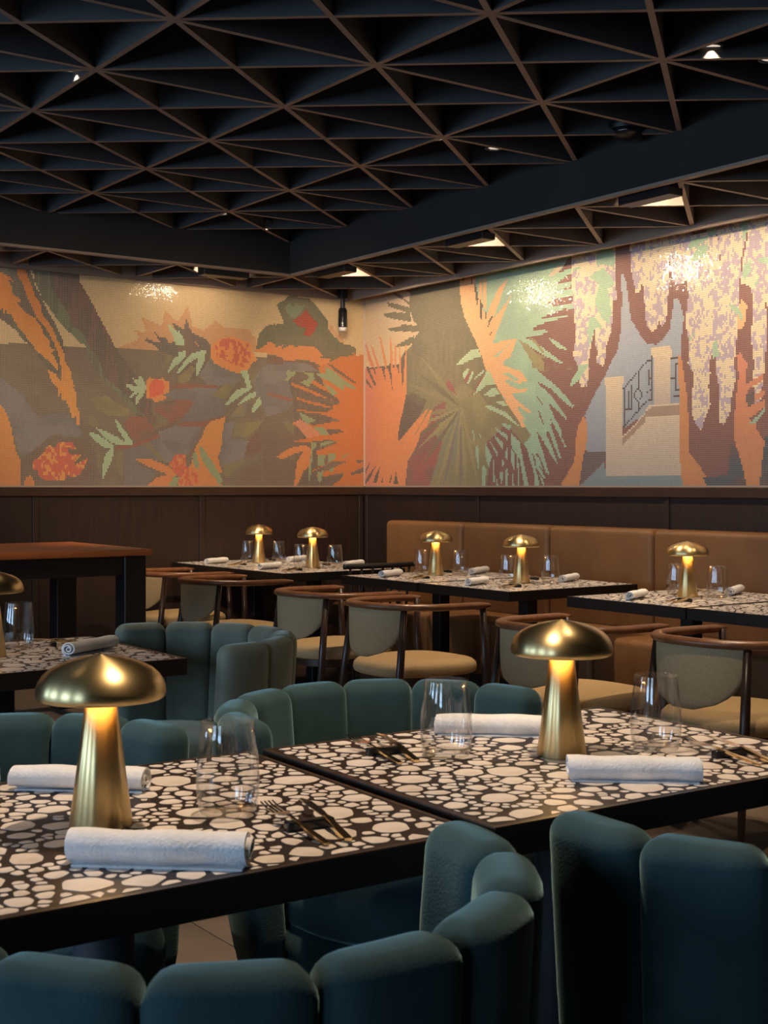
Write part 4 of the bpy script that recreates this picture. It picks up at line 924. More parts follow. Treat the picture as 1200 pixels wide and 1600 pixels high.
def mosaic(name, label, polys, base, length, seen, height, to_world, normal, lift):
    """every tile of the mosaic is a small bevelled glass tile standing proud of the grout"""
    pitch = 0.0116
    cols, rows = int(length / pitch), int(height / pitch)
    img = paint(cols, rows, pitch, polys, base, lift)
    cs = int(seen / pitch)
    if cs < cols:                                    # past the part the picture shows the pattern turns round
        k = np.arange(cols - cs)
        img[:, cs:] = img[:, cs - 1 - (k % cs)]
    root = thing(name, label, 'mural')
    rng = np.random.RandomState(11)
    i, j = np.meshgrid(np.arange(cols), np.arange(rows))
    i, j = i.ravel(), j.ravel()
    n = i.size
    h, g = 0.0044, 0.0050
    d = 0.0009
    s0, t0 = (i + 0.5) * pitch, (j + 0.5) * pitch
    tilt = np.clip(rng.randn(n, 2), -2.5, 2.5) * 0.028
    V = np.empty((n, 8, 3))
    for k, (a, b) in enumerate(((-1, -1), (1, -1), (1, 1), (-1, 1))):
        V[:, k, 0] = s0 + a * g
        V[:, k, 1] = t0 + b * g
        V[:, k, 2] = 0.0005
        V[:, k + 4, 0] = s0 + a * (g - 0.0004)
        V[:, k + 4, 1] = t0 + b * (g - 0.0004)
        V[:, k + 4, 2] = d + 0.0005 + tilt[:, 0] * a * g + tilt[:, 1] * b * g
    V = V.reshape(-1, 3)
    co = to_world(V[:, 0], V[:, 1], V[:, 2])
    q = np.array([[4, 5, 6, 7], [0, 1, 5, 4], [1, 2, 6, 5], [2, 3, 7, 6], [3, 0, 4, 7]])
    if normal < 0:
        q = q[:, ::-1]
    F = (q[None] + (np.arange(n) * 8)[:, None, None]).reshape(-1)
    nf = n * 5
    me = bpy.data.meshes.new('mosaic_tiles')
    me.vertices.add(n * 8)
    me.vertices.foreach_set('co', co.astype(np.float32).ravel())
    me.loops.add(nf * 4)
    me.loops.foreach_set('vertex_index', F.astype(np.int32))
    me.polygons.add(nf)
    me.polygons.foreach_set('loop_start', (np.arange(nf) * 4).astype(np.int32))
    me.polygons.foreach_set('loop_total', np.full(nf, 4, np.int32))
    ca = me.attributes.new('tile_colour', 'FLOAT_COLOR', 'FACE')
    cc = np.ones((n, 5, 4), np.float32)
    cc[:, :, :3] = img[j, i][:, None]
    ca.data.foreach_set('color', cc.ravel())
    me.polygons.foreach_set('use_smooth', np.zeros(nf, bool))
    me.update(calc_edges=True)
    me.materials.append(M['tile'])
    o = link('mosaic_tiles', me, None, root)
    o['kind'] = 'stuff'
    return root, cols * pitch, rows * pitch


m = mat('glazed_mosaic_tile', (0.5, 0.5, 0.5), 0.13, spec=0.6)
at = m.node_tree.nodes.new('ShaderNodeAttribute')
at.attribute_name = 'tile_colour'
m.node_tree.links.new(at.outputs['Color'], m.node_tree.nodes['Principled BSDF'].inputs['Base Color'])
M['tile'] = m

GD = 0.010      # grout bed thickness
rt, Lr, Hr = mosaic('mosaic_mural', 'right-hand mosaic mural with hanging lilac wisteria, palm fronds and white balustrade', MURAL_RIGHT, 'wine3', 6.2, 3.86, 1.54,
                    lambda s, t, d: np.stack([UW - GD - d, VW - GD - s, EYE + t], 1), 1, 0.06)
MB().box(UW - GD, UW - 0.0005, VW - 0.012 - Lr, VW - GD, EYE - 0.004, EYE + Hr).build('grout_bed', M['grout'], rt)
rt, Lb, Hb = mosaic('mosaic_mural', 'back wall mosaic mural with orange flowers, green hills and dark leaves', MURAL_BACK, 'sand', 6.2, 2.94, 1.50,
                    lambda s, t, d: np.stack([UW - GD - s, VW - GD - d, EYE + t], 1), -1, 0.075)
MB().box(UW - 0.012 - Lb, UW - GD, VW - GD, VW - 0.0005, EYE - 0.004, EYE + Hb).build('grout_bed', M['grout'], rt)
# pale strip where the two murals meet
struct(MB().box(UW - 0.020, UW - 0.0105, VW - 0.020, VW - 0.0105, EYE, 2.80).build('trim_9', mat('corner_bead', (0.62, 0.50, 0.42), 0.5)))
struct(MB().box(UW - 0.018, UW - 0.001, V0, VW - 0.02, 1.275, EYE - 0.003).build('trim_10', M['grout']))
struct(MB().box(U0, UW - 0.02, VW - 0.018, VW - 0.001, 1.275, EYE - 0.003).build('trim_11', M['grout']))

# ------------------------------------------------------------------ wall washers, downlights, dome, wall spotlight


def wall_washer(label, x, y, rz, power):
    """box luminaire in the border lattice; local +y looks at the wall"""
    t = thing('wall_washer', label, 'light', (x, y, 0), rz, 'wall washers along the fascias')
    MB().box(-0.17, 0.17, -0.05, 0.05, ZP - 0.035, ZP + 0.085).build('housing', M['iron'], t, bevel=0.004, seg=1)
    MB().box(-0.03, 0.03, -0.02, 0.02, ZP + 0.085, ZP + 0.24).build('bracket', M['iron'], t)
    MB().box(-0.16, 0.16, 0.0505, 0.054, ZP - 0.012, ZP + 0.020).build('lens', M['spotglow'], t)
    d = bpy.data.lights.new('wall_washer_light', 'AREA')
    d.shape = 'RECTANGLE'
    d.size, d.size_y = 0.30, 0.014
    d.energy = power
    d.color = WARM
    o = bpy.data.objects.new('wall_washer_light', d)
    C.objects.link(o)
    o.parent = t
    o.location = (0, 0.062, ZP + 0.013)
    o.rotation_euler = (R(64), 0, 0)
    return t


for v, lab in ((4.55, 'black box wall washer at right, nearest the camera, below the dark fascia'), (5.95, 'black box wall washer below the middle of the right fascia'), (7.35, 'black box wall washer near the room corner at the end of the right fascia'), (3.15, 'black box wall washer outside the right edge of the picture')):
    wall_washer(lab, UB + 0.075, v, R(-90), 16.5)
for u, lab in ((4.28, 'black box wall washer over the right half of the back mural'), (2.50, 'black box wall washer over the left end of the back mural'), (0.75, 'black box wall washer past the left edge of the picture')):
    wall_washer(lab, u, VB + 0.075, 0, 2.6)


def downlight(label, x, y, z=2.985, power=20, group='recessed downlights', size=R(75), aim=None):
    t = thing('downlight', label, 'light', (x, y, 0), 0, group)
    MB().lathe([(0.046, z + 0.012), (0.046, ZC - 0.001)], 20).build('housing', M['iron'], t, auto=40)
    MB().lathe([(0.034, z + 0.011), (0.050, z + 0.011), (0.050, z), (0.036, z), (0.034, z + 0.004)], 24, cap0=False, cap1=False).build('trim_ring', M['chrome'], t, auto=40)
    MB().lathe([(0.0, z + 0.006), (0.0335, z + 0.006), (0.0335, z + 0.0115), (0.0, z + 0.0115)], 24).build('lens', M['spotglow'], t)
    d = bpy.data.lights.new('downlight_beam', 'SPOT')
    d.energy = power
    d.spot_size = size
    d.spot_blend = 0.7
    d.shadow_soft_size = 0.035
    d.color = WARM
    o = bpy.data.objects.new('downlight_beam', d)
    C.objects.link(o)
    o.parent = t
    o.location = (0, 0, z - 0.01)
    if aim:                                                # only the added unseen fill spots are turned to a wall
        o.rotation_euler = (Vector(aim) - Vector((x, y, z - 0.01))).to_track_quat('-Z', 'Y').to_euler()
    return t


DP = 92
downlight('small round downlight at the upper left of the ceiling', 2.104, 5.155, power=DP)
downlight('small round downlight at the upper right of the ceiling', 4.028, 3.459, power=DP)
downlight('small round downlight cut by the right edge of the picture', 4.330, 3.418, power=DP)
downlight('left one of the two downlights above the middle of the room', 3.970, 5.142, power=DP)
downlight('right one of the two downlights above the middle of the room', 4.337, 5.126, power=DP)
downlight('left one of the two downlights near the back fascia', 3.988, 7.354, power=DP)
downlight('right one of the two downlights near the back fascia', 4.376, 7.431, power=DP)
downlight('downlight above the front terrazzo tables, out of the frame', 1.35, 2.05, power=DP * 2.1)
downlight('downlight above the left terrazzo table, out of the frame', 0.75, 3.3, power=DP)
downlight('added unseen spot left of the picture turned to the back mural', 0.45, 5.0, power=DP * 5.6, size=R(56), aim=(2.9, VW, 1.75))  # added out of view to brighten the back mural
downlight('added unseen spot left of the picture turned to the room corner', 0.90, 4.1, power=DP * 8.0, size=R(42), aim=(4.5, VW, 1.85))  # second added fill spot, out of view, for the corner end
downlight('downlight above the aisle, out of the frame', 2.7, 2.6, power=DP)

t = thing('ceiling_speaker', 'round black dome fitting beside the right fascia', 'speaker', (4.60, 4.46, 0))
MB().lathe([(0.10, 2.97), (0.105, 2.985), (0.105, 3.0), (0.03, 3.02), (0.03, ZC - 0.001)], 28).build('canopy', M['iron'], t, auto=35)
MB().lathe([(0.001, 2.925), (0.04, 2.93), (0.07, 2.945), (0.09, 2.9695)], 28, cap0=True).build('dome', M['restblack'], t, smooth=True)

t = thing('wall_spotlight', 'small black cylinder spotlight with white end hanging by the mural corner', 'light', (5.53, 8.30, 0))
MB().box(-0.03, 0.03, -0.03, 0.03, 2.69, ZP + 0.24).build('mount', M['iron'], t, bevel=0.004, seg=1)
MB().lathe([(0.018, 2.62), (0.018, 2.6895)], 16).build('neck', M['iron'], t, auto=40)
MB().lathe([(0.026, 2.475), (0.034, 2.48), (0.034, 2.60), (0.026, 2.6195)], 24).build('body', M['restblack'], t, auto=40)
MB().lathe([(0.012, 2.442), (0.026, 2.45), (0.033, 2.4745), (0.02, 2.4748)], 24).build('lens_cap', M['whiteplastic'], t, auto=40)

# ------------------------------------------------------------------ terrazzo pattern


def clip_poly(poly, nx_, ny_, c):
    out = []
    n = len(poly)
    for i in range(n):
        x0, y0 = poly[i]
        x1, y1 = poly[(i + 1) % n]
        d0, d1 = nx_ * x0 + ny_ * y0 - c, nx_ * x1 + ny_ * y1 - c
        if d0 <= 0:
            out.append((x0, y0))
        if (d0 < 0 < d1) or (d1 < 0 < d0):
            f = d0 / (d0 - d1)
            out.append((x0 + (x1 - x0) * f, y0 + (y1 - y0) * f))
    return out


def terrazzo(w, d, seed, stretch=1.35):
    """convex rounded chips: a power diagram over packed circles, shrunk and smoothed"""
    rng = random.Random(seed)
    ang = rng.uniform(0.5, 1.2)
    cs, sn = [], []
    W2, D2 = w / 2, d / 2
    pts = []
    for rlo, rhi, tries in ((0.030, 0.042, 60), (0.018, 0.026, 420), (0.0105, 0.015, 2600), (0.0055, 0.0085, 9000)):
        for _ in range(tries):
            x, y, r = rng.uniform(-W2, W2), rng.uniform(-D2, D2), rng.uniform(rlo, rhi)
            if rlo > 0.02 and (abs(x) > W2 - r * 0.6 or abs(y) > D2 - r * 0.6):
                continue
            ok = True
            for (a, b, q) in pts:
                if (a - x) ** 2 + (b - y) ** 2 < ((r + q) * (1.02 if rlo > 0.02 else 1.08)) ** 2:
                    ok = False
                    break
            if ok:
                pts.append((x, y, r))
    chips = []
    for i, (x, y, r) in enumerate(pts):
        poly = [(x - 2.2 * r, y - 2.2 * r), (x + 2.2 * r, y - 2.2 * r), (x + 2.2 * r, y + 2.2 * r), (x - 2.2 * r, y + 2.2 * r)]
        gap = rng.uniform(0.0018, 0.0040) if r > 0.012 else rng.uniform(0.0012, 0.0026)
        for j, (a, b, q) in enumerate(pts):
            if j == i:
                continue
            dx, dy = a - x, b - y
            L2 = dx * dx + dy * dy
            if L2 > (3.3 * r + q * 1.6 + 0.03) ** 2:
                continue
            L = math.sqrt(L2)
            m_ = (L2 + r * r - q * q) / (2 * L)
            poly = clip_poly(poly, dx / L, dy / L, (x * dx + y * dy) / L + m_ - gap)
            if len(poly) < 3:
                break
        # octagonal limit so lone chips stay pebble-like
        e = rng.uniform(1.3, 1.9) * r
        a0 = rng.uniform(0, PI)
        for k in range(7):
            th = a0 + 2 * PI * k / 7
            poly = clip_poly(poly, math.cos(th), math.sin(th), x * math.cos(th) + y * math.sin(th) + e * rng.uniform(0.72, 1.1))
            if len(poly) < 3:
                break
        for nx_, ny_, lim in ((1, 0, W2), (-1, 0, W2), (0, 1, D2), (0, -1, D2)):
            if len(poly) >= 3:
                poly = clip_poly(poly, nx_, ny_, lim - 0.001)
        if len(poly) < 3:
            continue
        for _ in range(2):                                   # Chaikin corner rounding
            q2 = []
            n = len(poly)
            for k in range(n):
                (x0, y0), (x1, y1) = poly[k], poly[(k + 1) % n]
                q2 += [(x0 * 0.84 + x1 * 0.16, y0 * 0.84 + y1 * 0.16), (x0 * 0.16 + x1 * 0.84, y0 * 0.16 + y1 * 0.84)]
            poly = q2
            if len(poly) > 26:
                break
        # drop near-duplicate points
        pp = []
        for p in poly:
            if not pp or (p[0] - pp[-1][0]) ** 2 + (p[1] - pp[-1][1]) ** 2 > (0.06 * r) ** 2:
                pp.append(p)
        # break the tessellation: each chip is squashed along an axis of its own and drawn in from its neighbours
        if pp:
            mx, my = sum(q[0] for q in pp) / len(pp), sum(q[1] for q in pp) / len(pp)
            ax = rng.uniform(0, PI)
            ca, sa = math.cos(ax), math.sin(ax)
            k1, k2 = rng.uniform(0.92, 1.02), rng.uniform(0.70, 0.98)
            qq = []
            for (qx, qy) in pp:
                du, dv = (qx - mx) * ca + (qy - my) * sa, -(qx - mx) * sa + (qy - my) * ca
                du, dv = du * k1, dv * k2
                qq.append((mx + du * ca - dv * sa, my + du * sa + dv * ca))
            pp = qq
        if r < 0.012 and rng.random() < 0.10:
            continue
        if len(pp) >= 4:
            A = abs(sum(pp[k][0] * pp[(k + 1) % len(pp)][1] - pp[(k + 1) % len(pp)][0] * pp[k][1] for k in range(len(pp)))) / 2
            if A > 2e-5:
                chips.append((A, pp))
    chips.sort(key=lambda c: -c[0])
    return chips


TW, TD, TH_, TZ = 0.920, 0.745, 0.050, 0.75      # table width, depth, edge thickness, height
PAT = [terrazzo(TW - 0.030, TD - 0.030, s) for s in (5, 23)]
CHIPZ = 0.0006
CHIPS_ALL = []
for pat in PAT:
    mb = MB()
    for A, p in pat:
        mb.prism(p, TZ, TZ + CHIPZ)
    CHIPS_ALL.append(mb.mesh('marble_chips'))


def table(label, x, y, rz, pat, singles, column, group):
    t = thing('terrazzo_table', label, 'table', (x, y, 0), rz, group)
    top = MB().box(-TW / 2 + 0.010, TW / 2 - 0.010, -TD / 2 + 0.010, TD / 2 - 0.010, TZ - TH_, TZ).build('tabletop', M['matrix'], t)
    rim = MB()
    o = 0.0
    a, b = TW / 2, TD / 2
    outer = [(-a, -b), (a, -b), (a, b), (-a, b)]
    inner = [(-a + 0.0105, -b + 0.0105), (a - 0.0105, -b + 0.0105), (a - 0.0105, b - 0.0105), (-a + 0.0105, b - 0.0105)]
    rim.rings([[(px, py, TZ - TH_) for px, py in outer], [(px, py, TZ - 0.002) for px, py in outer], [(px * 0.998, py * 0.998, TZ + 0.0006) for px, py in outer],
               [(px, py, TZ + 0.0006) for px, py in inner], [(px, py, TZ - TH_) for px, py in inner]], closed=True)
    rim.build('edge_band', M['blackwood'] if not singles else M['brownedge'], t)
    chips = PAT[pat]
    if singles:
        for k, (A, p) in enumerate(chips[:singles]):
            cx = sum(q[0] for q in p) / len(p)
            cy = sum(q[1] for q in p) / len(p)
            c = MB().prism([(q[0] - cx, q[1] - cy) for q in p], 0, CHIPZ).build('marble_chip', M['marble'] if (k * 7) % 5 else M['marble2'], top)
            c.location = (cx, cy, TZ)
        mb = MB()
        for A, p in chips[singles:]:
            mb.prism(p, TZ, TZ + CHIPZ)
        if mb.v:
            mb.build('marble_chips', M['marble'], top)['kind'] = 'stuff'
    else:
        link('marble_chips', CHIPS_ALL[pat], M['marble'], top)['kind'] = 'stuff'
    if column == 'round':
        MB().lathe([(0.048, 0.018), (0.048, TZ - TH_ - 0.008)], 28).build('column', M['ironblue'], t, auto=40)
    else:
        MB().box(-0.038, 0.038, -0.038, 0.038, 0.018, TZ - TH_ - 0.008).build('column', M['iron'], t, bevel=0.004, seg=1)
    MB().box(-0.18, 0.18, -0.18, 0.18, TZ - TH_ - 0.008, TZ - TH_).build('top_plate', M['iron'], t)
    MB().lathe([(0.24, 0.0), (0.24, 0.012), (0.05, 0.0175), (0.0, 0.018)], 36).build('base_plate', M['iron'], t, auto=40)
    return t


TR = R(-1.4)
T1, T2, T3 = (0.852, 1.957), (1.801, 1.934), (1.415, 4.05)
table('front left terrazzo table holding the nearest brass lamp', *T1, TR, 0, 260, 'round', 'terrazzo tables in front')
table('front right terrazzo table beside the nearest terrazzo table', *T2, TR, 1, 240, 'round', 'terrazzo tables in front')
table('terrazzo table at the left edge in front of the red-brown table', *T3, 0, 1, 90, 'square', 'terrazzo tables in front')
FAR = [('terrazzo table in the centre by the banquette, nearer one of its pair', 4.83, 5.43, 0), ('terrazzo table in the centre by the banquette, farther one of its pair', 4.83, 6.20, 1),
       ('terrazzo table in the far corner, nearer of its pair', 4.62, 7.27, 0), ('terrazzo table in the far corner against the back wall', 4.62, 8.02, 1),
       ('terrazzo table at right by the banquette holding a brass lamp', 4.88, 4.315, 1), ('terrazzo table at the right edge of the picture by the banquette', 4.88, 3.56, 0)]
for lab, x, y, p in FAR:
    table(lab, x, y, 0, p, 0, 'square', 'terrazzo tables along the banquette')

# ------------------------------------------------------------------ brass mushroom lamps


def make_lamp(label, x, y, group, rz=0.0):
    t = thing('mushroom_lamp', label, 'lamp', (x, y, TZ + 0.0007), rz, group)
    MB().lathe([(0.0, 0.0), (0.048, 0.0), (0.049, 0.002), (0.0235, 0.198), (0.021, 0.2)], 48).build('stem', M['brass'], t, auto=50)
    # cap: shallow dome with a faint tip, closed underside set back
    prof = [(0.088, 0.1985), (0.096, 0.1988), (0.0995, 0.2015), (0.1008, 0.207), (0.1002, 0.2145), (0.0972, 0.2245), (0.0910, 0.2345), (0.0805, 0.2440), (0.0655, 0.2520), (0.0475, 0.2583), (0.0290, 0.2628), (0.0130, 0.2655), (0.0050, 0.2668), (0.0008, 0.2675)]
    cap = MB().lathe(prof, 64, cap0=False, cap1=True).build('cap', M['brass'], t, smooth=True)
    MB().lathe([(0.086, 0.2), (0.094, 0.214), (0.078, 0.240), (0.04, 0.255), (0.001, 0.259)], 48, cap0=False, cap1=True).build('cap_lining', M['brassin'], cap, smooth=True)
    MB().lathe([(0.021, 0.2005), (0.031, 0.2055), (0.031, 0.212), (0.001, 0.212)], 18, cap0=False).build('diffuser', M['ledglow'], t, auto=40)
    return t


LG = 'brass mushroom lamps on the tables'
make_lamp('nearest brass mushroom lamp on the front left terrazzo table', 0.842, 1.945, LG)
make_lamp('brass mushroom lamp on the front right terrazzo table', 1.801, 1.925, LG)
make_lamp('brass mushroom lamp cut by the left edge of the picture', 1.395, 4.07, LG)
make_lamp('brass mushroom lamp on the banquette table, right one of the centre pair', 4.81, 5.46, LG)
make_lamp('brass mushroom lamp on the banquette table, left one of the centre pair', 4.83, 6.25, LG)
make_lamp('brass mushroom lamp on the corner table, right one of the pair', 4.61, 7.27, LG)
make_lamp('brass mushroom lamp on the corner table, leftmost in the back', 4.62, 7.98, LG)
make_lamp('brass mushroom lamp on the rightmost banquette table, before the leather backrest', 4.86, 4.32, LG)

# ------------------------------------------------------------------ tumblers
gp = [(0.0425, 0.0), (0.0470, 0.006), (0.0505, 0.030), (0.0515, 0.055), (0.0495, 0.090), (0.0455, 0.125), (0.0430, 0.149)]
gi = [(0.0415, 0.150), (0.0418, 0.148), (0.0442, 0.125), (0.0482, 0.090), (0.0500, 0.055), (0.0490, 0.030), (0.0440, 0.011)]
G_WALL = MB().lathe(gp + gi, 48, cap0=False, cap1=False).mesh('glass_wall', smooth=True)
G_BASE = MB().lathe([(0.0, 0.0), (0.0420, 0.0), (0.0455, 0.005), (0.0435, 0.0095), (0.030, 0.0085), (0.0, 0.0075)], 48).mesh('glass_foot', auto=50)


def tumbler(label, x, y, group='water tumblers'):
    t = thing('tumbler', label, 'glass', (x, y, TZ + 0.0007), random.uniform(0, 6), group)
    link('glass_wall', G_WALL, M['glass'], t)
    link('glass_foot', G_BASE, M['glass'], t)
    return t


def loc2(c, rz, x, y):
    return (c[0] + x * math.cos(rz) - y * math.sin(rz), c[1] + x * math.sin(rz) + y * math.cos(rz))


tumbler('large tumbler right of the nearest lamp on the front left table', *loc2(T1, TR, 0.190, -0.055))
tumbler('tumbler cut by the left edge on the front left table', *loc2(T1, TR, -0.165, 0.165))
tumbler('tumbler left of the lamp on the front right table', *loc2(T2, TR, -0.193, 0.112))
tumbler('tumbler right of the lamp on the front right table', *loc2(T2, TR, 0.198, -0.070))
tumbler('tumbler at the left edge on the table with the rolled napkin', 1.545, 4.235)
tumbler('tumbler cut off at the far left behind the edge lamp', 1.25, 4.0)
tumbler('left tumbler at the lamp on the rightmost banquette table', 4.955, 4.475)
tumbler('right tumbler at the lamp on the rightmost banquette table', 4.96, 4.225)
for (x, y, lab) in ((4.83, 5.43, 'on the centre banquette table nearer the camera'), (4.83, 6.22, 'on the centre banquette table farther away'), (4.62, 7.26, 'on the nearer corner table'), (4.62, 7.97, 'on the farther corner table')):
    tumbler('left tumbler by the lamp ' + lab, x - 0.01, y + 0.15)
    tumbler('right tumbler by the lamp ' + lab, x + 0.13, y - 0.04)

# ------------------------------------------------------------------ rolled napkins


def napkin_mesh(seed, L=0.235):
    rng = random.Random(seed)
    turns, n = 2.6, 44
    th = 0.0042
    r0, r1 = 0.006, 0.0255
    out, inn = [], []
    for k in range(n + 1):
        f = k / n
        a = -PI * 0.60 - 2 * PI * turns * f
        r = r1 + (r0 - r1) * f
        out.append((a, r))
        inn.append((a, r - th))
    ring = out + inn[::-1]
    rs = []
    m_ = 14
    ph = rng.uniform(0, 6)
    for i in range(m_ + 1):
        x = -L / 2 + L * i / m_
        e = min(i, m_ - i)
        puff = 1.0 + 0.05 * math.sin(ph + i * 0.9) + (-0.05 if e == 0 else 0)
        lean = 0.002 * math.sin(ph * 2 + i * 0.55)
        row = []
        for a, r in ring:
            y = r * math.cos(a) * 1.16 * puff + lean
            z = 0.0235 + r * math.sin(a) * 0.92 * puff
            row.append((x + 0.004 * math.sin(a * 0.5 + ph) * (1 if e == 0 else 0), y, max(z, 0.0)))
        rs.append(row)
    return MB().rings(rs).mesh('roll', auto=60)


NAPM = [napkin_mesh(k) for k in range(4)]
# a loose folded hem lying under the outer turn of each napkin
HEM = MB().rings([[(-0.112, -0.024, 0.0), (0.112, -0.026, 0.0), (0.114, 0.004, 0.0), (-0.113, 0.006, 0.0)], [(-0.112, -0.024, 0.003), (0.112, -0.026, 0.003), (0.114, 0.004, 0.003), (-0.113, 0.006, 0.003)]]).mesh('hem')
NK = [0]


def napkin(label, x, y, a, s=1.0):
    k = NK[0] = NK[0] + 1
    t = thing('rolled_napkin', label, 'napkin', (x, y, TZ + 0.0007), a, 'white rolled napkins')
    o = link('roll', NAPM[k % 4], M['linen'], t)
    h = link('hem', HEM, M['linen'], t)
    o.scale = h.scale = (s, s, s)
    return t


NA = R(-39)
napkin('white rolled napkin in front of the nearest lamp', *loc2(T1, TR, -0.022, -0.262), NA + TR, 1.08)
napkin('white rolled napkin behind the nearest lamp', *loc2(T1, TR, 0.046, 0.226), NA + TR + PI)
napkin('white rolled napkin in front of the right front lamp', *loc2(T2, TR, -0.042, -0.252), NA + TR)
napkin('white rolled napkin behind the lamp and tumbler on the front right table', *loc2(T2, TR, 0.018, 0.236), NA + TR)
napkin('white rolled napkin on the terrazzo table at the left edge', 1.690, 3.985, R(31) + PI)
for (x, y, lab) in ((4.83, 5.43, 'centre banquette table nearer the camera'), (4.83, 6.22, 'centre banquette table farther away'), (4.62, 7.26, 'nearer corner table'), (4.62, 7.97, 'farther corner table'), (4.88, 4.31, 'rightmost banquette table')):
    napkin('rolled napkin on the chair side of the ' + lab, x - 0.29, y + 0.08, R(205), 0.95)
    napkin('rolled napkin on the wall side of the ' + lab, x + 0.29, y - 0.02, R(208), 0.95)

# ------------------------------------------------------------------ cutlery


def fork_parts():
    hb = MB().rings([[(x, -w, z - h), (x, w, z - h), (x, w, z + h), (x, -w, z + h)] for x, w, z, h in
                     ((0.0, 0.0050, 0.004, 0.0022), (0.02, 0.0055, 0.006, 0.0026), (0.07, 0.0036, 0.012, 0.0026), (0.112, 0.0026, 0.0185, 0.0022))])
    head = MB().rings([[(x, -w, z - 0.0010), (x, w, z - 0.0010), (x, w, z + 0.0010), (x, -w, z + 0.0010)] for x, w, z in
                       ((0.112, 0.0026, 0.0185), (0.125, 0.0045, 0.0200), (0.138, 0.0110, 0.0190), (0.152, 0.0118, 0.0185))])
    tines = []
    for k in range(4):
        y = -0.0102 + k * 0.0068
        tines.append(MB().rings([[(x, y - w, z - 0.0009), (x, y + w, z - 0.0009), (x, y + w, z + 0.0009), (x, y - w, z + 0.0009)] for x, w, z in
                                 ((0.152, 0.0017, 0.0185), (0.178, 0.0014, 0.0205), (0.200, 0.0008, 0.0265))]).mesh('tine'))
    return hb.mesh('handle', bevel=0.0006, seg=1), head.mesh('neck'), tines


FH, FN, FTN = fork_parts()
KH = MB().rings([[(x, -w, z - h), (x, w, z - h), (x, w, z + h), (x, -w, z + h)] for x, w, z, h in ((0.0, 0.0062, 0.004, 0.0034), (0.03, 0.0066, 0.007, 0.0038), (0.095, 0.0048, 0.0165, 0.0034))]).mesh('handle', bevel=0.001, seg=1)
KB = MB().rings([[(x, -w, z - 0.0008), (x, w2, z - 0.0008), (x, w2, z + 0.0008), (x, -w, z + 0.0008)] for x, w, w2, z in ((0.0955, 0.0045, 0.0045, 0.0165), (0.12, 0.0080, 0.0055, 0.0180), (0.18, 0.0085, 0.0055, 0.0205), (0.205, 0.0010, 0.0050, 0.0210))]).mesh('blade')
RS = MB().box(-0.040, 0.040, -0.009, 0.009, 0.0, 0.0155).mesh('cutlery_rest', bevel=0.003, seg=2)


def setting(lab, x, y, a, full=True):
    """fork and knife side by side on a black rest; a is the direction the tines point"""
    def at(dx, dy):
        return (x + dx * math.cos(a) - dy * math.sin(a), y + dx * math.sin(a) + dy * math.cos(a), TZ + 0.0007)
    r = link('cutlery_rest', RS, M['restblack'])
    tag(r, 'black rest ' + lab, 'cutlery rest', 'cutlery rests')
    r.location = at(0, 0)
    r.rotation_euler = (0, 0, a + R(90))
    f = thing('fork', 'fork ' + lab, 'fork', at(-0.104, 0.018), a + R(4), 'forks')
    link('handle', FH, M['gold'], f)
    link('neck', FN, M['steel'], f)
    if full:
        for tn in FTN:
            link('tine', tn, M['steel'], f)
    k = thing('knife', 'knife ' + lab, 'knife', at(-0.098, -0.020), a - R(4), 'knives')
    link('handle', KH, M['gold'], k)
    link('blade', KB, M['steel'], k)


setting('right of the nearest napkin', *loc2(T1, TR, 0.248, -0.215), R(82))
setting('behind the nearest lamp', *loc2(T1, TR, -0.30, 0.215), R(-98))
setting('at the right end of the front right table', *loc2(T2, TR, 0.262, -0.205), R(82))
setting('at the far left corner of the front right table', *loc2(T2, TR, -0.285, 0.190), R(-70 + 180 - 30))
setting('beside the tumbler on the table at the left edge', 1.665, 4.235, R(160))
for (x, y, lab) in ((4.83, 5.43, 'on the centre banquette table nearer the camera'), (4.83, 6.22, 'on the centre banquette table farther away'), (4.62, 7.26, 'on the nearer corner table'), (4.62, 7.97, 'on the farther corner table'), (4.88, 4.31, 'on the rightmost banquette table')):
    setting(lab + ', chair side', x - 0.22, y - 0.15, R(0))
    setting(lab + ', wall side', x + 0.22, y + 0.20, R(180))

# ------------------------------------------------------------------ teal channel-tufted barrel chairs
CH_N, CH_A = 7, R(26.5)


def channel_mesh(w, th, z0, z1, Rb, Rt):
    """one upright padded roll bent to the barrel curve, domed top; local angle 0 on +x"""
    rr = 0.036
    rows = []
    for k in range(7):
        rows.append((z0 + (z1 - rr - z0) * k / 6, 0.0))
    for k in range(1, 6):
        ph = k / 5 * PI / 2 * 0.97
        rows.append((z1 - rr + rr * math.sin(ph), rr * (1 - math.cos(ph))))
    rs = []
    for n_, (z, ins) in enumerate(rows):
        f = (z - z0) / (z1 - z0)
        bulge = 1.0 + 0.06 * math.sin(PI * min(1, f * 1.05))
        a, b = w / 2 - ins * 0.95, (th / 2) * bulge - ins * 0.90
        if n_ == 0:
            a, b = a * 0.93, b * 0.8
        b = max(b, 0.003)
        row = []
        Rz = Rb + (Rt - Rb) * f
        for x, y in superellipse(a, b, 28, 3.8):
            an = x / Rz
            rad = Rz + y
            row.append((rad * math.cos(an), rad * math.sin(an), z))
        rs.append(row)
    return MB().rings(rs).mesh('back_channel', smooth=True)


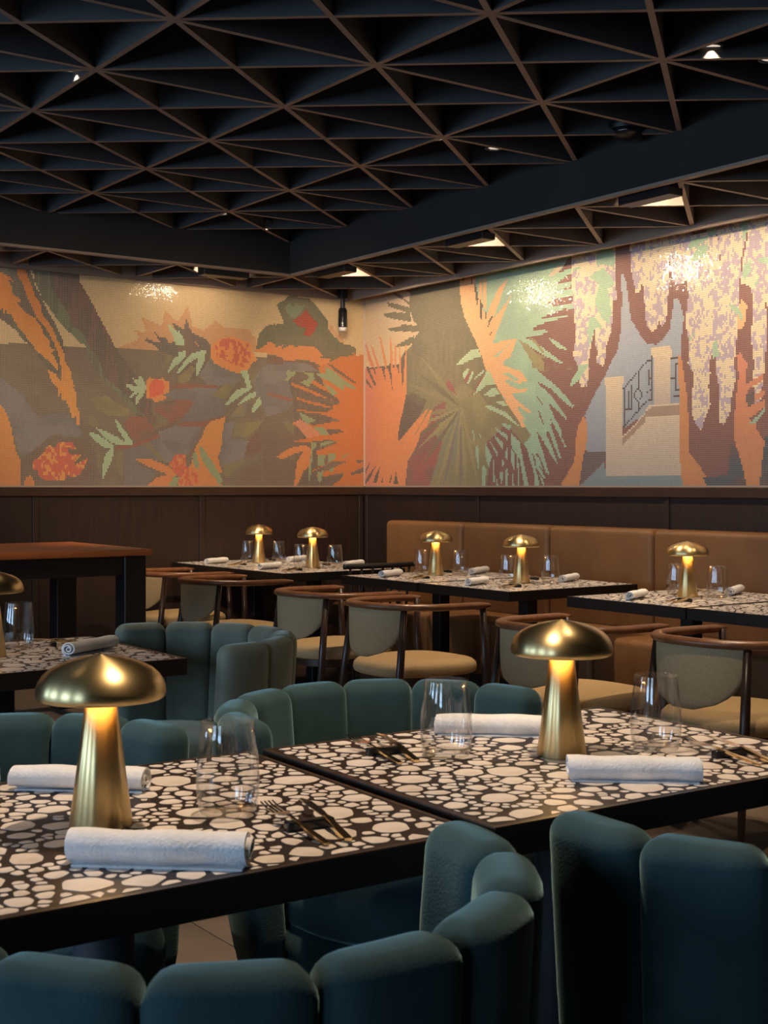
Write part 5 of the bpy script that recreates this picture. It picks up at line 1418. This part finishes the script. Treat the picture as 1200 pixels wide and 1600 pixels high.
def barrel_chair(label, x, y, facing, mt, group='channel-tufted barrel chairs'):
    t = thing('barrel_chair', label, 'chair', (x, y, 0), facing, group)      # local +x is the front
    Rb, Rt = 0.345, 0.383
    cm = BARREL['channel'] if 'channel' in BARREL else BARREL.setdefault('channel', channel_mesh(2 * 0.372 * math.tan(CH_A / 2) * 1.005, 0.088, 0.25, 0.788, Rb, Rt))
    for k in range(CH_N):
        a = PI + (k - (CH_N - 1) / 2) * CH_A
        o = link('back_channel', cm.copy() if not cm.materials else cm, None, t)
        if not o.data.materials:
            o.data.materials.append(mt)
        o.rotation_euler = (0, 0, a)
    ring = lambda s, z, dx=0.0: [(px + dx, py, z) for px, py in superellipse(s, s, 40, 2.4)]
    MB().rings([ring(0.22, 0.205), ring(0.27, 0.215), ring(0.298, 0.24), ring(0.306, 0.28), ring(0.306, 0.33), ring(0.300, 0.345)]).build('seat_base', mt, t, smooth=True)
    MB().rings([ring(0.296, 0.345, 0.01), ring(0.306, 0.36, 0.015), ring(0.308, 0.41, 0.02), ring(0.302, 0.435, 0.02), ring(0.28, 0.452, 0.02), ring(0.20, 0.462, 0.02), ring(0.05, 0.465, 0.02)]).build('seat_cushion', mt, t, smooth=True)
    for sx in (-1, 1):
        for sy in (-1, 1):
            MB().tube([(sx * 0.23, sy * 0.23, 0.0), (sx * 0.19, sy * 0.19, 0.208)], [0.009, 0.014], 12).build('leg', M['iron'], t, auto=50)
    return t


BARREL = {}
BC = []
barrel_chair('teal barrel chair in the foreground at the bottom left', 0.83, 1.54, R(90), M['velvet'])
BARREL.clear()
barrel_chair('teal barrel chair in the foreground at the bottom right', 1.78, 1.40, R(77.5), M['velvet'])
BARREL.clear()
barrel_chair('teal barrel chair behind the nearest lamp, at the left edge', 0.84, 2.46, R(-90), M['velvet'])
BARREL.clear()
barrel_chair('teal barrel chair behind the front right table', 1.775, 2.42, R(-90), M['velvet'])
BARREL.clear()
barrel_chair('warm-lit teal barrel chair turned to the table at the left edge', 1.985, 4.02, R(180), M['velvet_lit'])

# ------------------------------------------------------------------ wooden armchairs with horseshoe rail


def wood_chair_proto(label, x, y, rz, group):
    t = thing('wooden_armchair', label, 'chair', (x, y, 0), rz, group)       # local +x is the front
    a, b = 0.285, 0.275
    pts, rad = [], []
    A = R(118)
    n = 36
    for k in range(n + 1):
        th = PI - A + 2 * A * k / n
        px, py = a * math.cos(th), b * math.sin(th)
        f = abs(k - n / 2) / (n / 2)
        if math.cos(th) > 0:
            px *= 1.98
            py = math.copysign(b * (0.92 + 0.08 * abs(math.sin(th))), py)
        pts.append((px, py, 0.735 - 0.012 * f))
        rad.append(0.0195 if 0 < k < n else 0.010)
    MB().tube(pts, rad, 12, sx=1.25, sz=0.85).build('arm_rail', M['walnut'], t, smooth=True)
    # shield shaped back pad following the rail
    rows = []
    W_, H_ = R(52), 0.225
    nu, nv = 20, 10
    for side in (0, 1):
        grid = []
        for j in range(nv + 1):
            v = j / nv
            wv = W_ * math.sqrt(max(0.0, 1 - (v * 0.985) ** 2.6))
            row = []
            for i in range(nu + 1):
                th = PI + wv * (2 * i / nu - 1)
                edge = (1 - (2 * i / nu - 1) ** 6) * (1 - v ** 6)
                off = (0.010 if side else -0.010) * (0.35 + 0.65 * edge)
                row.append(((a - 0.004 + off) * math.cos(th), (b - 0.004 + off) * math.sin(th), 0.722 - H_ * v))
            grid.append(row)
        rows.append(grid)
    mb = MB()
    nn = nu + 1
    for g in rows:
        for r_ in g:
            mb.v += r_
    N1 = nn * (nv + 1)
    for j in range(nv):
        for i in range(nu):
            q = (j * nn + i, j * nn + i + 1, (j + 1) * nn + i + 1, (j + 1) * nn + i)
            mb.f.append(q)
            mb.f.append(tuple(N1 + k for k in reversed(q)))
    bd = [i for i in range(nn)] + [j * nn + nu for j in range(1, nv + 1)] + [nv * nn + i for i in range(nu - 1, -1, -1)] + [j * nn for j in range(nv - 1, 0, -1)]
    for k in range(len(bd)):
        p, q = bd[k], bd[(k + 1) % len(bd)]
        mb.f.append((q, p, N1 + p, N1 + q))
    mb.build('back_pad', M['backfab'], t, smooth=True)
    # seat
    sh = [(px * (1.0), py * (1.0 + 0.10 * px / 0.28)) for px, py in superellipse(0.275, 0.262, 44, 2.7)]
    lay = lambda s, z: [(0.02 + px * s, py * s, z) for px, py in sh]
    MB().rings([lay(0.93, 0.405), lay(0.98, 0.412), lay(1.0, 0.432), lay(0.985, 0.452), lay(0.93, 0.466), lay(0.70, 0.475), lay(0.2, 0.479)]).build('seat', M['seatfab'], t, smooth=True)
    MB().rings([lay(0.86, 0.365), lay(0.88, 0.370), lay(0.88, 0.4045)]).build('seat_frame', M['walnutleg'], t, auto=40)
    for sx, sy, tx, ty in ((-0.27, -0.245, -0.185, -0.208), (-0.27, 0.245, -0.185, 0.208), (0.275, -0.262, 0.235, -0.258), (0.275, 0.262, 0.235, 0.258)):
        MB().tube([(sx, sy, 0.0), (sx + (tx - sx) * 0.6, sy + (ty - sy) * 0.6, 0.44), (tx, ty, 0.722)], [0.0115, 0.0185, 0.0150], 14).build('leg', M['walnutleg'], t, smooth=True)
    return t


WG = 'walnut armchairs facing the banquette'
wc = wood_chair_proto('walnut armchair with tan seat in the centre, nearer of the centre pair', 3.748, 5.053, R(0), WG)
dup(wc, 'walnut armchair with tan seat in the centre, farther of the centre pair', (3.80, 5.80, 0), R(2))
dup(wc, 'walnut armchair half hidden behind the right front brass lamp', (3.70, 3.90, 0), R(2))
dup(wc, 'walnut armchair at the right edge behind the tumbler', (3.86, 3.205, 0), R(0))
dup(wc, 'walnut armchair at the corner table, the one farther from the dark table leg', (3.80, 6.90, 0), R(0))
dup(wc, 'walnut armchair at the corner table, partly behind the dark table leg', (3.86, 7.72, 0), R(0))

# dark spindle-back chair pushed under the end of the corner table
t = thing('spindle_chair', 'dark spindle-back chair at the end of the corner table', 'chair', (4.80, 6.99, 0), R(90))
arc = [(-0.20 - 0.04 * math.cos(s * PI / 2), 0.27 * s, 0.785) for s in [k / 8 - 1 for k in range(17)]]
MB().tube(arc, 0.016, 10, sx=0.9, sz=1.1).build('top_rail', M['darkwood'], t, smooth=True)
for k in range(7):
    s = -0.84 + k * 0.28
    MB().tube([(-0.19 - 0.02 * math.cos(s), 0.235 * s, 0.44), (-0.20 - 0.04 * math.cos(s * PI / 2), 0.27 * s, 0.775)], 0.008, 8).build('spindle', M['darkwood'], t, smooth=True)
sh = superellipse(0.21, 0.22, 32, 3)
MB().rings([[(px * s + 0.0, py * s, z) for px, py in sh] for s, z in ((0.95, 0.41), (1.0, 0.42), (1.0, 0.44), (0.96, 0.45))]).build('seat', M['darkwood'], t, auto=40)
for sx in (-1, 1):
    for sy in (-1, 1):
        MB().tube([(sx * 0.20, sy * 0.20, 0.0), (sx * 0.165, sy * 0.17, 0.412)], [0.011, 0.016], 10).build('leg', M['darkwood'], t, smooth=True)

# ------------------------------------------------------------------ cognac leather banquette
bq = thing('banquette', 'long cognac leather banquette along the right wall', 'bench', (0, 0, 0))
seams = [7.82, 6.935, 6.085, 5.22, 4.36, 3.50, 2.64]


def cushion(x0, x1, y0, y1, z0, z1, r, name, bulge=0.012):
    bm = bmesh.new()
    me = bpy.data.meshes.new(name)
    bmesh.ops.create_cube(bm, size=1.0)
    for v in bm.verts:
        v.co = ((x0 + x1) / 2 + v.co.x * (x1 - x0), (y0 + y1) / 2 + v.co.y * (y1 - y0), (z0 + z1) / 2 + v.co.z * (z1 - z0))
    bmesh.ops.bevel(bm, geom=list(bm.edges), offset=r, segments=4, profile=0.5, affect='EDGES')
    bm.to_mesh(me)
    bm.free()
    me.polygons.foreach_set('use_smooth', [True] * len(me.polygons))
    me.set_sharp_from_angle(angle=R(70))
    o = link(name, me, M['leather'], bq)
    return o


for a, b in zip(seams[1:], seams[:-1]):
    cushion(5.575, 5.775, a + 0.003, b - 0.003, 0.44, 1.035, 0.035, 'back_cushion')
    cushion(5.10, 5.575, a + 0.003, b - 0.003, 0.14, 0.47, 0.035, 'seat_cushion')
MB().box(5.14, 5.775, seams[-1] + 0.03, seams[0] - 0.03, 0.0, 0.139).build('plinth', M['darkwood'], bq)

# ------------------------------------------------------------------ tall dark table with red-brown top
bt = thing('counter_table', 'tall dark wooden table with red-brown top against the back panelling', 'table', (0, 0, 0))
bx0, bx1, by0, by1, bz = 0.95, 3.03, 6.32, 7.42, 0.955
MB().box(bx0, bx1, by0, by1, bz - 0.035, bz).build('tabletop', M['redwood'], bt, bevel=0.012, seg=3)
for px in (bx0 + 0.03, bx1 - 0.15):
    for py in (by0 + 0.03, by1 - 0.15):
        MB().box(px, px + 0.12, py, py + 0.12, 0.0, bz - 0.036).build('leg', M['darkwood'], bt, bevel=0.004, seg=1)
for y in (by0 + 0.045, by1 - 0.075):
    MB().box(bx0 + 0.15, bx1 - 0.15, y, y + 0.03, bz - 0.135, bz - 0.036).build('apron', M['darkwood'], bt)
for x in (bx0 + 0.045, bx1 - 0.075):
    MB().box(x, x + 0.03, by0 + 0.15, by1 - 0.15, bz - 0.135, bz - 0.036).build('apron', M['darkwood'], bt)
for x in (bx0 + 0.06, bx1 - 0.12):
    MB().box(x, x + 0.06, by0 + 0.15, by1 - 0.15, 0.14, 0.20).build('stretcher', M['darkwood'], bt)
MB().box(bx0 + 0.15, bx1 - 0.15, by1 - 0.12, by1 - 0.06, 0.14, 0.20).build('stretcher', M['darkwood'], bt)
